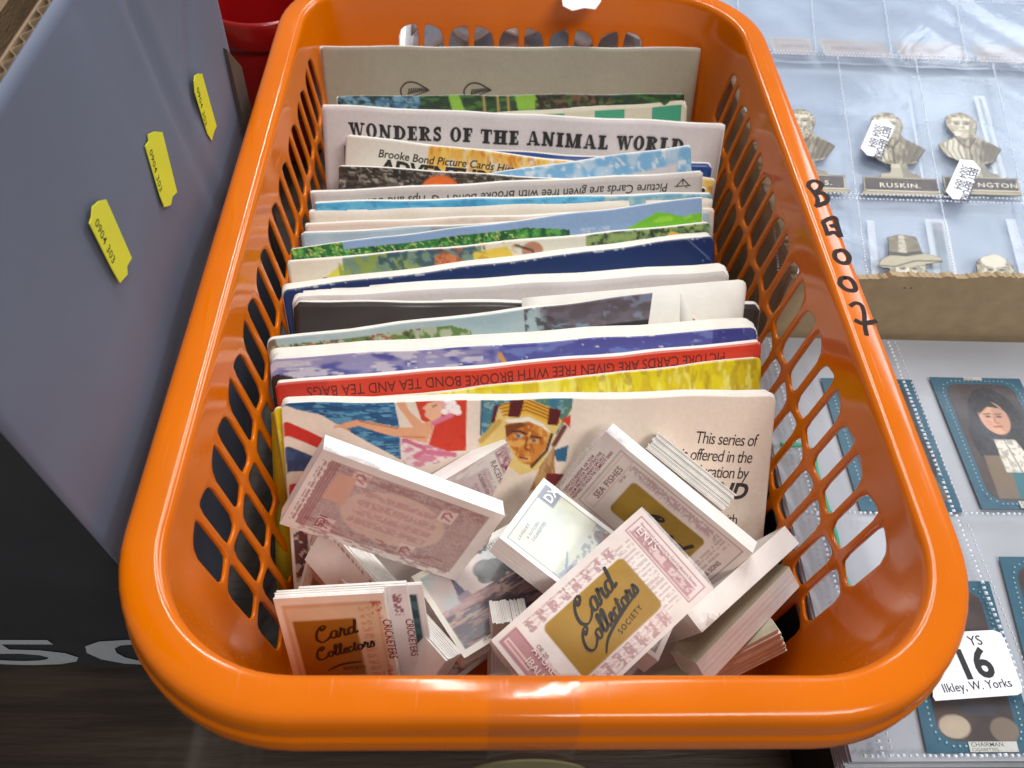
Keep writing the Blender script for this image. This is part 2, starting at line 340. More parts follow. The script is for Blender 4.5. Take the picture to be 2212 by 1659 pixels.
def vid(key, p):
    if key not in V: V[key] = len(vv); vv.append(p)
    return V[key]
# upper profile: wall top -> rim -> flange
prof = [(4.10, 12.15), (4.15, 12.6), (4.18, 12.8), (4.23, 12.91), (4.32, 12.975), (4.46, 13.0), (5.0, 13.0), (5.2, 12.97), (5.34, 12.9), (5.44, 12.76), (5.49, 12.5), (5.52, 12.1), (5.535, 11.96), (5.6, 11.9), (5.625, 11.8), (5.645, 11.4), (5.655, 11.15)]
def sgn_at(si):
    """zigzag z offset at loop column si"""
    k = scol[si][2]
    if k < 0: return -AMP+zs(si)
    c, r = divmod(k, Mc); t = r/Mc; return zig(c)*(1-t)+zig(c+1)*t+zs(si)
for i in range(NS):
    for j, (R, z) in enumerate(prof): vid(('p', i, j), pt(i, R, z))
    for r in range(4): vid(('r', i, r), pt(i, Rw(ROWZ[r]+sgn_at(i)), ROWZ[r]+sgn_at(i)))
low = [(2.62, 1.4), (2.5, 0.95), (2.3, 0.72), (2.0, 0.62)]
for i in range(NS):
    for j, (R, z) in enumerate(low): vid(('l', i, j), pt(i, R, z))
for i in range(NS):
    k = (i+1) % NS
    for j in range(len(prof)-1): ff.append((V['p', i, j], V['p', k, j], V['p', k, j+1], V['p', i, j+1]))
    ff.append((V['r', i, 0], V['r', k, 0], V['p', k, 0], V['p', i, 0]))
    ff.append((V['l', i, 0], V['l', k, 0], V['r', k, 3], V['r', i, 3]))
    for j in range(3): ff.append((V['l', i, j+1], V['l', k, j+1], V['l', k, j], V['l', i, j]))
ff.append([V['l', i, 3] for i in range(NS)])
# wall rows: solid at the corners, slotted on the straights
def edge_chain(i, r):
    """vertex ids down one cell edge (column i, row r), M steps"""
    z0 = ROWZ[r]+sgn_at(i); z1 = ROWZ[r+1]+sgn_at(i)
    out = [V['r', i, r]]
    for q in range(1, Mc):
        z = z0+(z1-z0)*q/Mc; out.append(vid(('e', i, r, q), pt(i, Rw(z), z)))
    return out+[V['r', i, r+1]]
def rounded(poly, rad, n_side):
    """rounded polygon sampled so that side k has n_side points beginning at the middle of corner k"""
    P = [np.array(p, float) for p in poly]; n = len(P); arcs = []
    for i in range(n):
        a = P[i-1]-P[i]; b = P[(i+1) % n]-P[i]; la, lb = np.linalg.norm(a), np.linalg.norm(b); a /= la; b /= lb
        c_ = a@b; ang = math.acos(max(-1, min(1, c_))); t = min(rad[i]/math.tan(ang/2), la*0.47, lb*0.47); rr = t*math.tan(ang/2)
        bis = (a+b)/np.linalg.norm(a+b); ctr = P[i]+bis*(rr/math.sin(ang/2)); p0 = P[i]+a*t; p1 = P[i]+b*t
        A0 = math.atan2(*(p0-ctr)[::-1]); A1 = math.atan2(*(p1-ctr)[::-1]); d = (A1-A0+math.pi) % (2*math.pi)-math.pi
        arcs.append([ctr+rr*np.array([math.cos(A0+d*q/8), math.sin(A0+d*q/8)]) for q in range(9)])
    out = []
    for i in range(n):
        path = arcs[i][4:]+arcs[(i+1) % n][:5]; path = np.array(path)
        L = np.r_[0, np.cumsum(np.linalg.norm(np.diff(path, axis=0), axis=1))]
        for t in np.linspace(0, L[-1], n_side, endpoint=False): out.append((np.interp(t, L, path[:, 0]), np.interp(t, L, path[:, 1])))
    return out
for r in range(3):
    for i in range(NS):
        if scol[i][2] < 0:
            a = edge_chain(i, r); b = edge_chain((i+1) % NS, r)
            for q in range(Mc): ff.append((a[q+1], b[q+1], b[q], a[q]))
    i = 0
    while i < NS:
        k = scol[i][2]
        if k >= 0 and k % Mc == 0:
            c = k//Mc; j = i+Mc
            left = edge_chain(i, r); right = edge_chain(j, r)
            ringo = [V['r', i+q, r] for q in range(Mc)]+right[:-1]+[V['r', j-q, r+1] for q in range(Mc)]+left[::-1][:-1]
            base, nrm, _ = scol[i]; end = scol[j][0]; Lc = np.linalg.norm(end-base)
            s0, s1 = zig(c)+zs(i), zig(c+1)+zs(i); g = 0.165
            zt = ROWZ[r]; zb = ROWZ[r+1]
            fz = lambda x: s0+(s1-s0)*x/Lc
            if r == 0:
                T0, T1 = (0.32, -0.02) if s0 > s1 else (-0.02, 0.32)
            else: T0 = T1 = 0
            pl = [(g, zt+fz(g)-0.165), (Lc-g, zt+fz(Lc-g)-0.165), (Lc-g, zb+fz(Lc-g)+0.165), (g, zb+fz(g)+0.165)]
            hi_l = s0 > s1
            if r == 0: rad = [.22, .75, .42, .3] if hi_l else [.75, .22, .3, .42]
            else: rad = [.3, .42, .42, .3] if hi_l else [.42, .3, .3, .42]
            hole = rounded(pl, rad, Mc); dirv = (end-base)/Lc
            hid = []
            for (x, z) in hole:
                b_ = base+dirv*x+nrm*Rw(z); hid.append(len(vv)); vv.append((b_[0], b_[1]+CYB, z))
            n = len(ringo)
            for q in range(n): ff.append((ringo[q], hid[q], hid[(q+1) % n], ringo[(q+1) % n]))
            i = j
        else: i += 1
fix = []
for q in ff: fix.append(q)
shell = mk('basket_shell', vv, fix, ORANGE, basket, smooth=True)
import bmesh
bm = bmesh.new(); bm.from_mesh(shell.data); bmesh.ops.recalc_face_normals(bm, faces=bm.faces)
bm.faces.ensure_lookup_table()
# the basin must face inward/up: check the floor face
fl = max(bm.faces, key=lambda q: len(q.verts))
if fl.normal.z < 0: bmesh.ops.reverse_faces(bm, faces=bm.faces)
bm.to_mesh(shell.data); bm.free()
sm = shell.modifiers.new('solid', 'SOLIDIFY'); sm.thickness = 0.15*S; sm.offset = -1
bv = shell.modifiers.new('bevel', 'BEVEL'); bv.width = 0.045*S; bv.segments = 2; bv.limit_method = 'ANGLE'; bv.angle_limit = math.radians(50)
shell.data.polygons.foreach_set('use_smooth', np.ones(len(shell.data.polygons), dtype=bool))
# pen writing on the right rim: strokes measured on the photo, laid on the flat rim top
ink = Print(lambda x, y, e: (x, y, 13.0+e*0.6), 0.012)
def inkline(pts, wd=0.2, Z=ZD):
    ink.stroke([tuple(at(*Z(*p), 13.0)[:2]) for p in pts], wd, (34, 14, 10))
inkline([(175, 690), (215, 735), (250, 790), (248, 848)]); inkline([(180, 700), (190, 668), (235, 655), (282, 680), (262, 720), (222, 745)])
inkline([(240, 755), (285, 745), (325, 775), (318, 815), (250, 848)]); inkline([(232, 850), (290, 826), (325, 812)])
inkline([(290, 965), (310, 1010), (330, 1070)]); inkline([(290, 968), (340, 940), (385, 935), (400, 990), (430, 1080)]); inkline([(325, 1060), (375, 1045), (425, 1075)]); inkline([(345, 1000), (385, 990)])
inkline([(420, 1180), (385, 1195), (385, 1240), (430, 1275), (480, 1270), (490, 1225), (455, 1185), (415, 1178)])
inkline([(460, 1385), (425, 1400), (425, 1440), (475, 1480), (535, 1480), (525, 1430), (490, 1392), (450, 1388)])
inkline([(566, 1350), (590, 1336), (616, 1346), (628, 1378), (630, 1412), (633, 1446), (640, 1480)], .17, Z=Z4)
inkline([(585, 1410), (620, 1425), (660, 1420), (685, 1415)], Z=Z4)
ink.done(basket, 'pen_writing', 0.85)
# clear tape folded over the front rim, with its label below
def clear_tape():
    M = bpy.data.materials.new('clear_tape'); M.use_nodes = True; nt = M.node_tree; N = nt.nodes; Lk = nt.links; N.remove(N['Principled BSDF'])
    gl = N.new('ShaderNodeBsdfGlossy'); gl.inputs['Roughness'].default_value = 0.09; tr = N.new('ShaderNodeBsdfTransparent'); tr.inputs[0].default_value = (0.995, 0.985, 0.975, 1); mx = N.new('ShaderNodeMixShader')
    tc = N.new('ShaderNodeTexCoord'); nz = N.new('ShaderNodeTexNoise'); nz.inputs['Scale'].default_value = 70; Lk.new(tc.outputs['Object'], nz.inputs[0])
    bp = N.new('ShaderNodeBump'); bp.inputs['Strength'].default_value = 0.2; bp.inputs['Distance'].default_value = 0.001; Lk.new(nz.outputs[0], bp.inputs['Height']); Lk.new(bp.outputs[0], gl.inputs['Normal'])
    fr = N.new('ShaderNodeFresnel'); fr.inputs[0].default_value = 1.4; mn = N.new('ShaderNodeMath'); mn.operation = 'MINIMUM'; mn.inputs[1].default_value = 0.14; Lk.new(fr.outputs[0], mn.inputs[0])
    Lk.new(mn.outputs[0], mx.inputs[0]); Lk.new(tr.outputs[0], mx.inputs[1]); Lk.new(gl.outputs[0], mx.inputs[2]); Lk.new(mx.outputs[0], N['Material Output'].inputs['Surface']); return M
TAPE = clear_tape()
FRONT_PROF = [(3.9, 11.4)]+prof
xa = at(1056, 1530, 12.9)[0]; xb = at(1254, 1530, 12.9)[0]
P = np.array([[(xa+(xb-xa)*t, CYB-HB-(R+(0.03 if z > 12.8 else 0.02)), z+(0.03 if z > 12.6 else 0)) for t in np.linspace(0, 1, 12)] for R, z in [(p[0]-(0.0 if k > 8 else 0.06), p[1]) for k, p in enumerate(FRONT_PROF)]+[(5.75, 10.4), (5.8, 9.9)]])
P[-4:, :, 1] -= 0.06; v, f = gridvf(P)
tape = mk('clear_tape', v, f, TAPE, smooth=True, label='strip of clear sticky tape folded over the front rim of the basket', cat='tape')
cx_, cy_ = (xa+xb)/2, CYB-HB-5.9
n = 28; ang = np.linspace(math.pi, 0, n)
v = [(cx_+1.75*math.cos(a), cy_, 9.35+1.7*math.sin(a)) for a in ang]+[(cx_+1.75, cy_, 8.2), (cx_-1.75, cy_, 8.2)]
v += [(x, y+0.06, z) for x, y, z in v]; k = n+2
mk('paper_tag', v, [tuple(range(k))[::-1], tuple(range(k, 2*k))]+[(i, (i+1) % k, k+(i+1) % k, k+i) for i in range(k)], mat('olive_tag', (128, 120, 84), rough=0.4, noise=0.12, nscale=120, bump=0.2),
   label='round-topped olive paper tag hanging from the tape below the front rim', cat='tag')
# torn white label on the back rim
q = [at(*p, 13.03) for p in [(1212, -14), (1216, 14), (1236, 24), (1262, 18), (1286, 21), (1298, 4), (1300, -14)]]
v = [(p[0], p[1], p[2]) for p in q]; v += [(a, b, c+0.04) for a, b, c in v]; k = len(q)
mk('torn_label', v, [tuple(range(k)), tuple(range(k, 2*k))[::-1]]+[(i, (i+1) % k, k+(i+1) % k, k+i) for i in range(k)], mat('white_label', (232, 230, 228), rough=0.5, noise=0.05), label='torn white paper label stuck on the back rim of the basket', cat='label')

# ================================================================ ALBUMS
PAPER = mat('white_paper', (226, 222, 214), rough=0.6, noise=0.05, nscale=120, bump=0.15, bscale=400)
GLOSS = mat('cover_print', (0, 0, 0), rough=0.33, attr=True, noise=0.04, nscale=500, bump=0.06, bscale=120)
MATTE = mat('cover_print_matte', (0, 0, 0), rough=0.55, attr=True, noise=0.04, nscale=600, bump=0.12, bscale=250)
ALB = []
def album(label, a, b, lean, art, strip=1.2, res=0.08, thick=0.3, pages=4, rad=0.25, bow=0.0, width=None, ext='r', seed=1, curl=0.0, gloss=True, over=None, low=0.8, pagecol=None, name='card_album', cat='album', cover_w=None, rise=0.0):
    (pa, za), (pb, zb) = a, b
    A = at(*pa, za); B = at(*pb, zb); U = B-A; w = np.linalg.norm(U); U /= w
    if width:
        if ext == 'l': A = B-U*width
        w = width
    th = math.radians(lean); Vv = np.array([0, math.sin(th), math.cos(th)]); Vv -= U*(Vv@U); Vv /= np.linalg.norm(Vv); N = np.cross(U, Vv)
    h = (min(A[2], A[2]+U[2]*w)-low)/Vv[2]; 
    rs = np.random.RandomState(seed)
    ph = rs.rand()*0.6
    def surf(u, v, off=0.0, bw=None, W=None):
        bw = bow if bw is None else bw
        k = bw*math.sin(math.pi*min(max(u/w, 0), 1)*(1+0.0*ph))+curl*max(0, u/w-0.8)**2*25
        wob = 0.05*math.sin(u*.8+seed)+0.025*math.sin(u*2.1+seed*2); v = v+0.025*math.sin(u*1.3+seed*3)*(1+v/h)
        return A+U*u+Vv*v+N*(off+k*(1+0.5*v/h)+wob)
    base = A+U*w/2-Vv*h
    t = thing(name, label, cat, base)
    cw = cover_w or w
    def drop(u, W=w):
        e = min(u, W-u)
        return 0 if e >= rad else rad-math.sqrt(max(0, rad*rad-(rad-e)**2))
    cv = Canvas(cw, strip, res, seed=seed); art(cv)
    us = np.linspace(0, cw, cv.W); vs = np.linspace(0, -strip, cv.H)
    P = np.array([[surf(u, v_-drop(u, cw)*(1+v_/h)) for u in us] for v_ in vs]); C = cv.a.copy()
    P2 = np.array([[surf(u, -h) for u in us]]); P = np.concatenate([P, P2]); C = np.concatenate([C, C[-1:]])
    v, f = gridvf(P)
    mk('cover', v, f, GLOSS if gloss else MATTE, t, smooth=True, cols=C.reshape(-1, 3), mats=[PAPER], solid=0.035)
    uu = np.r_[np.linspace(0, rad, 5), np.linspace(rad, w-rad, 18)[1:-1], np.linspace(w-rad, w, 5)]
    for k in range(pages):
        off = -(k+1)*thick/(pages)-0.02; dv = rs.uniform(-0.06, 0.03)+rise*(k+1)/pages; du = rs.uniform(-0.08, 0.08); bw = bow*(1-0.12*k*rs.rand())
        P = np.array([[surf(u+du, (vt-drop(u) if vt > -1 else vt)+(dv if vt > -1 else 0), off+rs.uniform(-.006, .006), bw) for u in uu] for vt in (0, -h)])
        v, f = gridvf(P); mk('page', v, f, PAPER if pagecol is None else pagecol, t, smooth=True, solid=0.03)
    if over:
        pr = Print(lambda u, v_, e: surf(u, v_, e)); over(pr, w); pr.done(t, 'cover_lettering', 0.45)
    ALB.append((t, surf, w, h)); return t, surf, w, h
def z2(x, y, z): return (Z2(x, y), z)
def z3(x, y, z): return (Z3(x, y), z)
# 1 grey album with leaves
def art(c): c.blend(np.ones(c.X.shape), (158, 150, 132)); c.noise(3, .5, .6, (148, 140, 122), .6); c.noise(.3, .6, .4, (168, 160, 142), .3)
def leaf(pr, x, y, s):
    K = (40, 36, 32)
    pr.stroke([(x, y-.25*s), (x-.05*s, y+.1*s), (x+.25*s, y+.42*s), (x+.7*s, y+.42*s), (x+1.3*s, y+.1*s)], .085, K); pr.stroke([(x+.1*s, y-.3*s), (x+.5*s, y-.2*s), (x+1.3*s, y+.1*s)], .05, K)
    pr.stroke([(x+.25*s, y-.1*s), (x+.8*s, y+.1*s), (x+1.3*s, y+.1*s)], .04, K)
    for i in range(9): pr.stroke([(x+(.3+i*.1)*s, y+(-.12+i*.02)*s), (x+(.36+i*.1)*s, y+(.16+.01*i)*s)], .07, K, False)
album('tan grey album with two black leaf drawings, tallest and furthest back in the basket', z2(178, 70, 11.0), z2(1970, 78, 11.0), 18, art, 3.6, .2, .25, 3, .12, 0.1, seed=1, gloss=False,
      over=lambda p, w: (leaf(p, 4.15, -2.35, 1.15), leaf(p, 7.6, -2.35, 1.1)))
# 2 jungle album
def art(c):
    w = c.w; c.blend(np.ones(c.X.shape), (34, 60, 34)); c.noise(.5, .52, .2, (22, 40, 24), .9); c.noise((.2, .6), .6, .15, (70, 120, 44), .8)
    c.rect(0, 0, w*.23, 2, (60, 104, 138)); c.noise((.15, .5), .5, .2, (120, 160, 180), .8, c.X < w*.23); c.noise(.3, .6, .15, (24, 50, 40), 1, c.X < w*.28)
    for x in (.31, .5, .53): c.poly([(w*x, 0), (w*(x+.03), 0), (w*(x+.06), 1.4), (w*(x+.02), 1.4)], (134, 178, 60))
    for x in (.41, .45, .48): c.line([(w*x, 0), (w*(x+.008), 1.6)], .1, (178, 150, 90))
    c.noise((.15, .3), .5, .2, (110, 78, 50), .9, (c.X > w*.56) & (c.X < w*.78)); c.noise(.2, .55, .1, (30, 26, 20), .9, (c.X > w*.56) & (c.X < w*.78))
album('thin album with a dark green jungle cover, behind the white animal title album', z2(258, 305, 10.4), z2(1893, 292, 10.4), 21, art, 1.6, .08, .15, 2, .1, 0.0, seed=2)
# 3 cream album with green squares
def art(c): c.blend(np.ones(c.X.shape), (206, 198, 176)); c.noise(1, .5, .5, (196, 186, 164), .5)
def ov(p, w):
    for x in (w-8.2, w-5.0, w-1.9):
        p.poly([(x, -.22), (x+1.6, -.22), (x+1.6, -1.9), (x, -1.9)][::-1], (58, 150, 118)); p.stroke([(x+.6, -.9), (x+.75, -.7), (x+.9, -.85), (x+.85, -1.2), (x+.7, -1.5)], .12, (30, 70, 60)); p.stroke([(x+.5, -1.1), (x+1.0, -1.2)], .06, (30, 70, 60))
album('cream album with a row of green squares, tilted up at its right corner', z2(1085, 380, 9.7), z2(1905, 325, 10.1), 23, art, 2.0, .25, .2, 2, .35, 0, width=18.3, ext='l', seed=3, gloss=False, over=ov)
# 4 wonders
def art(c): c.blend(np.ones(c.X.shape), (214, 206, 206)); c.noise(2, .5, .6, (204, 196, 194), .6)
def ov(p, w):
    t = 'WONDERS OF THE ANIMAL WORLD'; h = .70; gap = .10
    pr0 = Print(lambda u, v_, e: (0, 0, 0)); ww = sum(slab(pr0, ch, 0, 0, h, (0, 0, 0))+gap for ch in t)
    k = 17.0/ww; f0 = p.fn; p.fn = lambda u, v_, e: f0(1.25+u*k, v_, e); x = 0
    for ch in t: x += slab(p, ch, x, -1.47, h, (34, 30, 34))+gap
    p.fn = f0
album('white album titled WONDERS OF THE ANIMAL WORLD in heavy black letters', z2(185, 348, 10.7), z2(2078, 438, 10.7), 24, art, 3.4, .25, .25, 3, .1, 0.0, seed=4, gloss=False, over=ov)
# 5 navy album behind
def art(c): c.blend(np.ones(c.X.shape), (28, 62, 128)); c.noise(.4, .6, .2, (50, 92, 160), .4)
album('dark blue album showing only its right corner beside the white title album', z2(1060, 565, 9.4), z2(2022, 625, 9.4), 25, art, 1.2, .25, .18, 2, .25, 0, width=18.5, ext='l', seed=5)
# 6 adventurers
def art(c):
    w = c.w; c.blend(np.ones(c.X.shape), (222, 216, 204)); m_ = (c.X > w*.22)
    c.noise((.8, .35), .46, .12, (228, 172, 60), .95, m_ & (c.X < w*.64)); c.noise((1.2, .25), .56, .1, (238, 200, 96), .9, m_); c.noise((.5, .2), .62, .1, (200, 110, 30), .7, m_)
def ov(p, w):
    p.text('Brooke Bond Picture Cards History of', 1.6, -.88, .54, (36, 32, 30), bold=.016, shear=.18, sx=.94)
    p.text('ADVENTURERS', 1.75, -1.62, .92, (24, 20, 18), bold=.045, shear=.12, sx=1.1)
album('album of adventurers with an orange and yellow painted cover and bold black title', z2(298, 487, 10.2), z2(1350, 612, 9.5), 26, art, 2.6, .1, .25, 3, .1, 0, width=18.4, seed=6, over=ov)
# 7 pale blue sky album
def art(c):
    c.blend(np.ones(c.X.shape), (122, 176, 214)); c.noise(.7, .58, .12, (196, 212, 224), .7); c.noise(.25, .66, .08, (226, 230, 232), .8)
    c.poly([(c.w*.86, .95), (c.w*.96, .75), (c.w*.96, 3), (c.w*.80, 3), (c.w*.55, 1.6)], (210, 204, 206))
album('sky blue album with small white clouds, raised at its right corner', z2(1030, 660, 9.2), z2(1918, 535, 10.5), 27, art, 2.0, .1, .2, 2, .08, 0, width=17.6, ext='l', seed=7)
# 8 dark photo album with orange hat
def art(c):
    w = c.w; c.blend(np.ones(c.X.shape), (40, 32, 28)); c.noise((.12, .3), .56, .12, (110, 100, 88), .8); c.noise((.1, .25), .66, .08, (170, 160, 146), .8); c.noise(.35, .55, .2, (64, 44, 30), .7)
    c.ell(w*.27, 1.1, 1.0, .95, (226, 108, 34)); c.ell(w*.26, 1.15, .6, .6, (236, 130, 54)); c.rect(w*.3, .4, w*.31, 1.5, (210, 90, 40)); c.ell(w*.54, .75, .55, .5, (140, 96, 80))
album('album with a dark speckled photograph cover and a round orange hat', z2(265, 630, 9.9), z2(1230, 690, 9.35), 28, art, 1.8, .07, .22, 3, .1, 0, width=18.0, seed=8)
# 9 grey album with upside-down line of print
def art(c): c.blend(np.ones(c.X.shape), (190, 182, 178)); c.noise(2, .5, .5, (180, 172, 168), .5)
def ov(p, w):
    p.text('Picture Cards are given free with Brooke Bond P G Tips and other tea', w-1.75, -.42, .6, (44, 40, 40), bold=.01, shear=.15, rot=math.pi, sx=.93)
    x = w-1.0
    for a, b in ((0, -.55), (.33, -.62), (-.33, -.62)): p.stroke([(x, -.28), (x+a, b)], .055, (40, 38, 38), False)
    p.stroke([(x-.42, -.62), (x+.42, -.62)], .05, (40, 38, 38), False)
album('grey-white album lying upside down with a line of black print along its top', z2(135, 757, 9.6), z2(1978, 663, 9.6), 29, art, 1.6, .25, .3, 3, .05, 0.05, seed=9, gloss=False, over=ov)
def art(c): c.blend(np.ones(c.X.shape), (76, 164, 204)); c.noise((.4, .8), .52, .2, (112, 190, 222), .7); c.noise(.3, .62, .1, (50, 130, 176), .6); c.rect(c.w*.72, 0, c.w, 2, (120, 150, 158), .6); c.noise(.3, .5, .2, (176, 190, 186), .7, c.X > c.w*.72)
album('bright cyan blue album just in front of the upside-down grey one', z3(205, 62, 9.5), z3(1900, 22, 9.5), 30, art, .9, .09, .2, 2, .05, 0, seed=10)
def art(c): c.blend(np.ones(c.X.shape), (222, 212, 198)); c.noise(1.5, .5, .5, (210, 200, 188), .5)
album('plain cream album between the cyan album and the green landscape album', z3(180, 100, 9.3), z3(1905, 42, 9.3), 31, art, .9, .3, .35, 4, .1, 0.05, seed=11, gloss=False)
def art(c): c.blend(np.ones(c.X.shape), (218, 198, 184)); c.noise(1.5, .5, .5, (206, 186, 172), .5); c.noise(.6, .6, .1, (170, 160, 150), .4, c.X > c.w*.3)
album('faintly pink blank album just behind the pale blue edged one', z3(165, 153, 9.2), z3(1912, 84, 9.2), 31, art, .9, .15, .3, 4, .1, 0.05, seed=12, gloss=False)
def art(c): c.blend(np.ones(c.X.shape), (166, 184, 196)); c.noise(.8, .55, .3, (148, 166, 180), .6); c.rect(c.w*.3, 0, c.w*.7, 1, (128, 116, 96), .7)
album('pale grey blue album directly behind the green landscape cover', z3(150, 193, 9.1), z3(1905, 100, 9.1), 32, art, .9, .12, .25, 3, .1, 0, seed=13)
# 13 green landscape
def art(c):
    w = c.w; c.blend(np.ones(c.X.shape), (140, 168, 204)); hz = 1.0-.75*np.clip(1-c.X/(w*.72), 0, 1)**.5
    hedge = c.Y > np.where(c.X < w*.66, .34+.0*c.X+.6*np.clip(c.X/w-.55, 0, 1)*6, 1.05); hedge = hedge | (c.X < w*.12)
    c.blend(hedge & (c.X < w*.7), (36, 112, 52)); c.noise(.22, .55, .1, (96, 168, 70), .9, hedge & (c.X < w*.7)); c.noise(.3, .6, .1, (18, 66, 32), .9, hedge & (c.X < w*.7)); c.noise(.12, .68, .06, (196, 206, 110), .8, hedge & (c.X < w*.55))
    c.poly([(w*.78, 1.15), (w*.885, .42), (w*.95, .8), (w*1.0, .7), (w*1.0, 1.4), (w*.8, 1.4)], (118, 190, 44)); c.noise((.2, .5), .55, .1, (160, 216, 70), .8, c.inside([(w*.78, 1.15), (w*.885, .42), (w*.95, .8), (w*1.0, .7), (w*1.0, 1.4)]))
    c.rect(w*.64, 1.15, w*.8, 3, (104, 120, 140)); c.noise(.15, .55, .1, (190, 200, 210), .8, (c.Y > .75) & (c.X > w*.69) & (c.X < w*.76)); c.rect(w*.8, 1.35, w, 3, (30, 90, 50))
album('album with green hedges, a bright green hill and blue sky on the cover', z3(100, 258, 9.2), z3(1862, 38, 10.1), 32, art, 2.0, .065, .15, 2, .05, 0.12, seed=14)
# 14 face album
def art(c):
    w = c.w; c.blend(np.ones(c.X.shape), (226, 218, 200)); X = c.X/w
    c.poly([(w*.05, 1.2), (w*.12, .25), (w*.22, .1), (w*.2, 2), (w*.05, 2)], (214, 206, 72)); c.rect(w*.12, 0, w*.44, 2, (96, 132, 118), .9); c.noise((.5, .3), .5, .15, (140, 160, 74), .9, (X > .11) & (X < .3)); c.noise(.3, .55, .1, (50, 84, 96), .9, (X > .2) & (X < .45))
    c.poly([(w*.33, 1.7), (w*.33, .35), (w*.36, .2), (w*.39, .5), (w*.41, 1.7)], (210, 126, 78)); c.noise(.2, .55, .1, (150, 78, 46), .8, (X > .33) & (X < .4)); c.poly([(w*.42, 1.6), (w*.42, .3), (w*.5, .2), (w*.53, 1.2)], (226, 196, 74))
    c.noise((.2, .5), .6, .1, (190, 150, 50), .8, (X > .42) & (X < .53)); c.rect(w*.53, 0, w*.69, 2, (220, 216, 200)); c.ell(w*.56, .5, .5, .4, (176, 110, 76), .9); c.line([(w*.52, .2), (w*.56, .5), (w*.57, 1.1)], .1, (60, 50, 44))
    c.rect(w*.69, 0, w, 2, (96, 130, 84)); c.noise(.3, .5, .15, (150, 170, 100), .8, X > .69); c.noise(.2, .6, .1, (40, 56, 40), .9, X > .7); c.poly([(w*.86, 1), (w*.9, .2), (w*.95, .5), (w*.92, 1)], (224, 178, 70)); c.line([(w*.85, 0), (w*.87, 1.3)], .14, (44, 50, 40)); c.line([(w*.94, .2), (w*.97, 1)], .1, (60, 64, 50))
album('album with a painted crowd of faces and yellow patches on a white cover', z3(92, 316, 9.2), z3(1895, 148, 9.5), 33, art, 1.7, .065, .25, 3, .12, .1, seed=15, over=lambda p, w: p.text('do', .95, -1.75, 1.3, (30, 28, 30), bold=.03))
# 15 navy
def art(c):
    c.blend(np.ones(c.X.shape), (12, 44, 98)); c.noise(2, .5, .5, (10, 38, 86), .6); e = np.minimum(c.w-c.X, c.Y*1.2)
    c.noise(.08, .80, .05, (150, 160, 186), .7, (c.X > c.w*.95)); c.line([(c.w*.93, 0), (c.w*.99, 1.1)], .03, (110, 130, 170)); c.rect(0, 0, c.w, .04, (200, 200, 205), .6); c.noise((.05, .2), .66, .05, (200, 205, 215), .7, c.Y < .1)
album('thick dark navy blue album with a worn scuffed right corner', z3(65, 432, 9.3), z3(1912, 200, 9.3), 33, art, 2.6, .07, .5, 5, .3, .12, seed=16, rise=.12)
# 16 white multi page
def art(c): c.blend(np.ones(c.X.shape), (196, 188, 186)); c.noise(1.5, .5, .5, (184, 176, 174), .6)
album('grey-white album with a fanned edge of many white pages, in front of the navy one', z3(110, 468, 9.2), z3(1975, 352, 9.2), 34, art, 1.6, .25, .55, 7, .3, .1, rise=.25, seed=17, gloss=False)
# 17 dark brown
def art(c): c.blend(np.ones(c.X.shape), (52, 46, 46)); c.noise((1, 2), .5, .4, (66, 60, 58), .7)
album('charcoal brown album with plain glossy cover and a thick white left edge', z3(112, 484, 9.25), z3(2110, 492, 8.75), 34, art, 1.8, .25, .4, 4, .3, .05, seed=18)
# 18 painting with curled cover
def art(c):
    w = c.w; X = c.X/w; c.blend(np.ones(c.X.shape), (172, 188, 190)); c.noise((.6, 1.2), .5, .3, (150, 176, 184), .6); c.rect(0, 0, w*.02, 3, (120, 100, 80))
    bm_ = (c.Y > .28+1.2*(X/.5)**2*0+np.clip(X-.42, 0, 1)*6) & (X < .47); c.blend(bm_, (176, 178, 140), .8); c.noise(.28, .52, .08, (88, 124, 52), .95, bm_); c.noise(.22, .6, .08, (70, 56, 34), .9, bm_ & (X < .35)); c.noise((.1, .4), .66, .05, (170, 66, 40), .9, bm_ & (X < .3))
    c.blend((c.Y > .9+X*1.6) & (X < .3), (58, 34, 30), .95); c.noise(.3, .55, .1, (124, 108, 70), .8, (c.Y > .8) & (X < .25))
    dk = (X > .64); c.blend(np.clip((X-.63)/.03, 0, 1), (92, 82, 88)); c.noise((.4, .8), .5, .2, (112, 104, 116), .8, dk); c.noise((.3, .5), .6, .1, (128, 136, 160), .8, dk & (X > .8)); c.noise(.3, .56, .08, (70, 62, 66), .9, (X > .6) & (X < .68)); c.rect(w*.75, 1.15, w, 4, (24, 20, 22)); c.noise((.2, .3), .6, .1, (120, 150, 170), .8, (X > .66) & (X < .78) & (c.Y > .8))
t18, s18, w18, h18 = album('album with a painted bush and stormy sky, its right cover corner curling open', z3(0, 648, 9.4), z3(1765, 432, 9.5), 34, art, 3.0, .065, .3, 4, .3, .18, rise=.06, seed=19)
A_ = at(*Z3(1180, 462), 9.75); B_ = at(*Z3(2055, 388), 9.75); U_ = (B_-A_)/np.linalg.norm(B_-A_); V_ = np.array([0, math.sin(.6), math.cos(.6)])
def pg(u, v): return B_-U_*(10-u)+V_*v
us = np.r_[np.linspace(0, 9.6, 12), 9.8, 9.92, 10.0]
P = np.array([[pg(u, v-(0 if u < 9.6 else .4-math.sqrt(max(0, .16-(u-9.6)**2)))*(1 if v == 0 else 0)) for u in us] for v in (0, -2, -8)]); v, f = gridvf(P)
mk('page', v, f, PAPER, t18, smooth=True, solid=.05)
q = [surf for surf in ()]
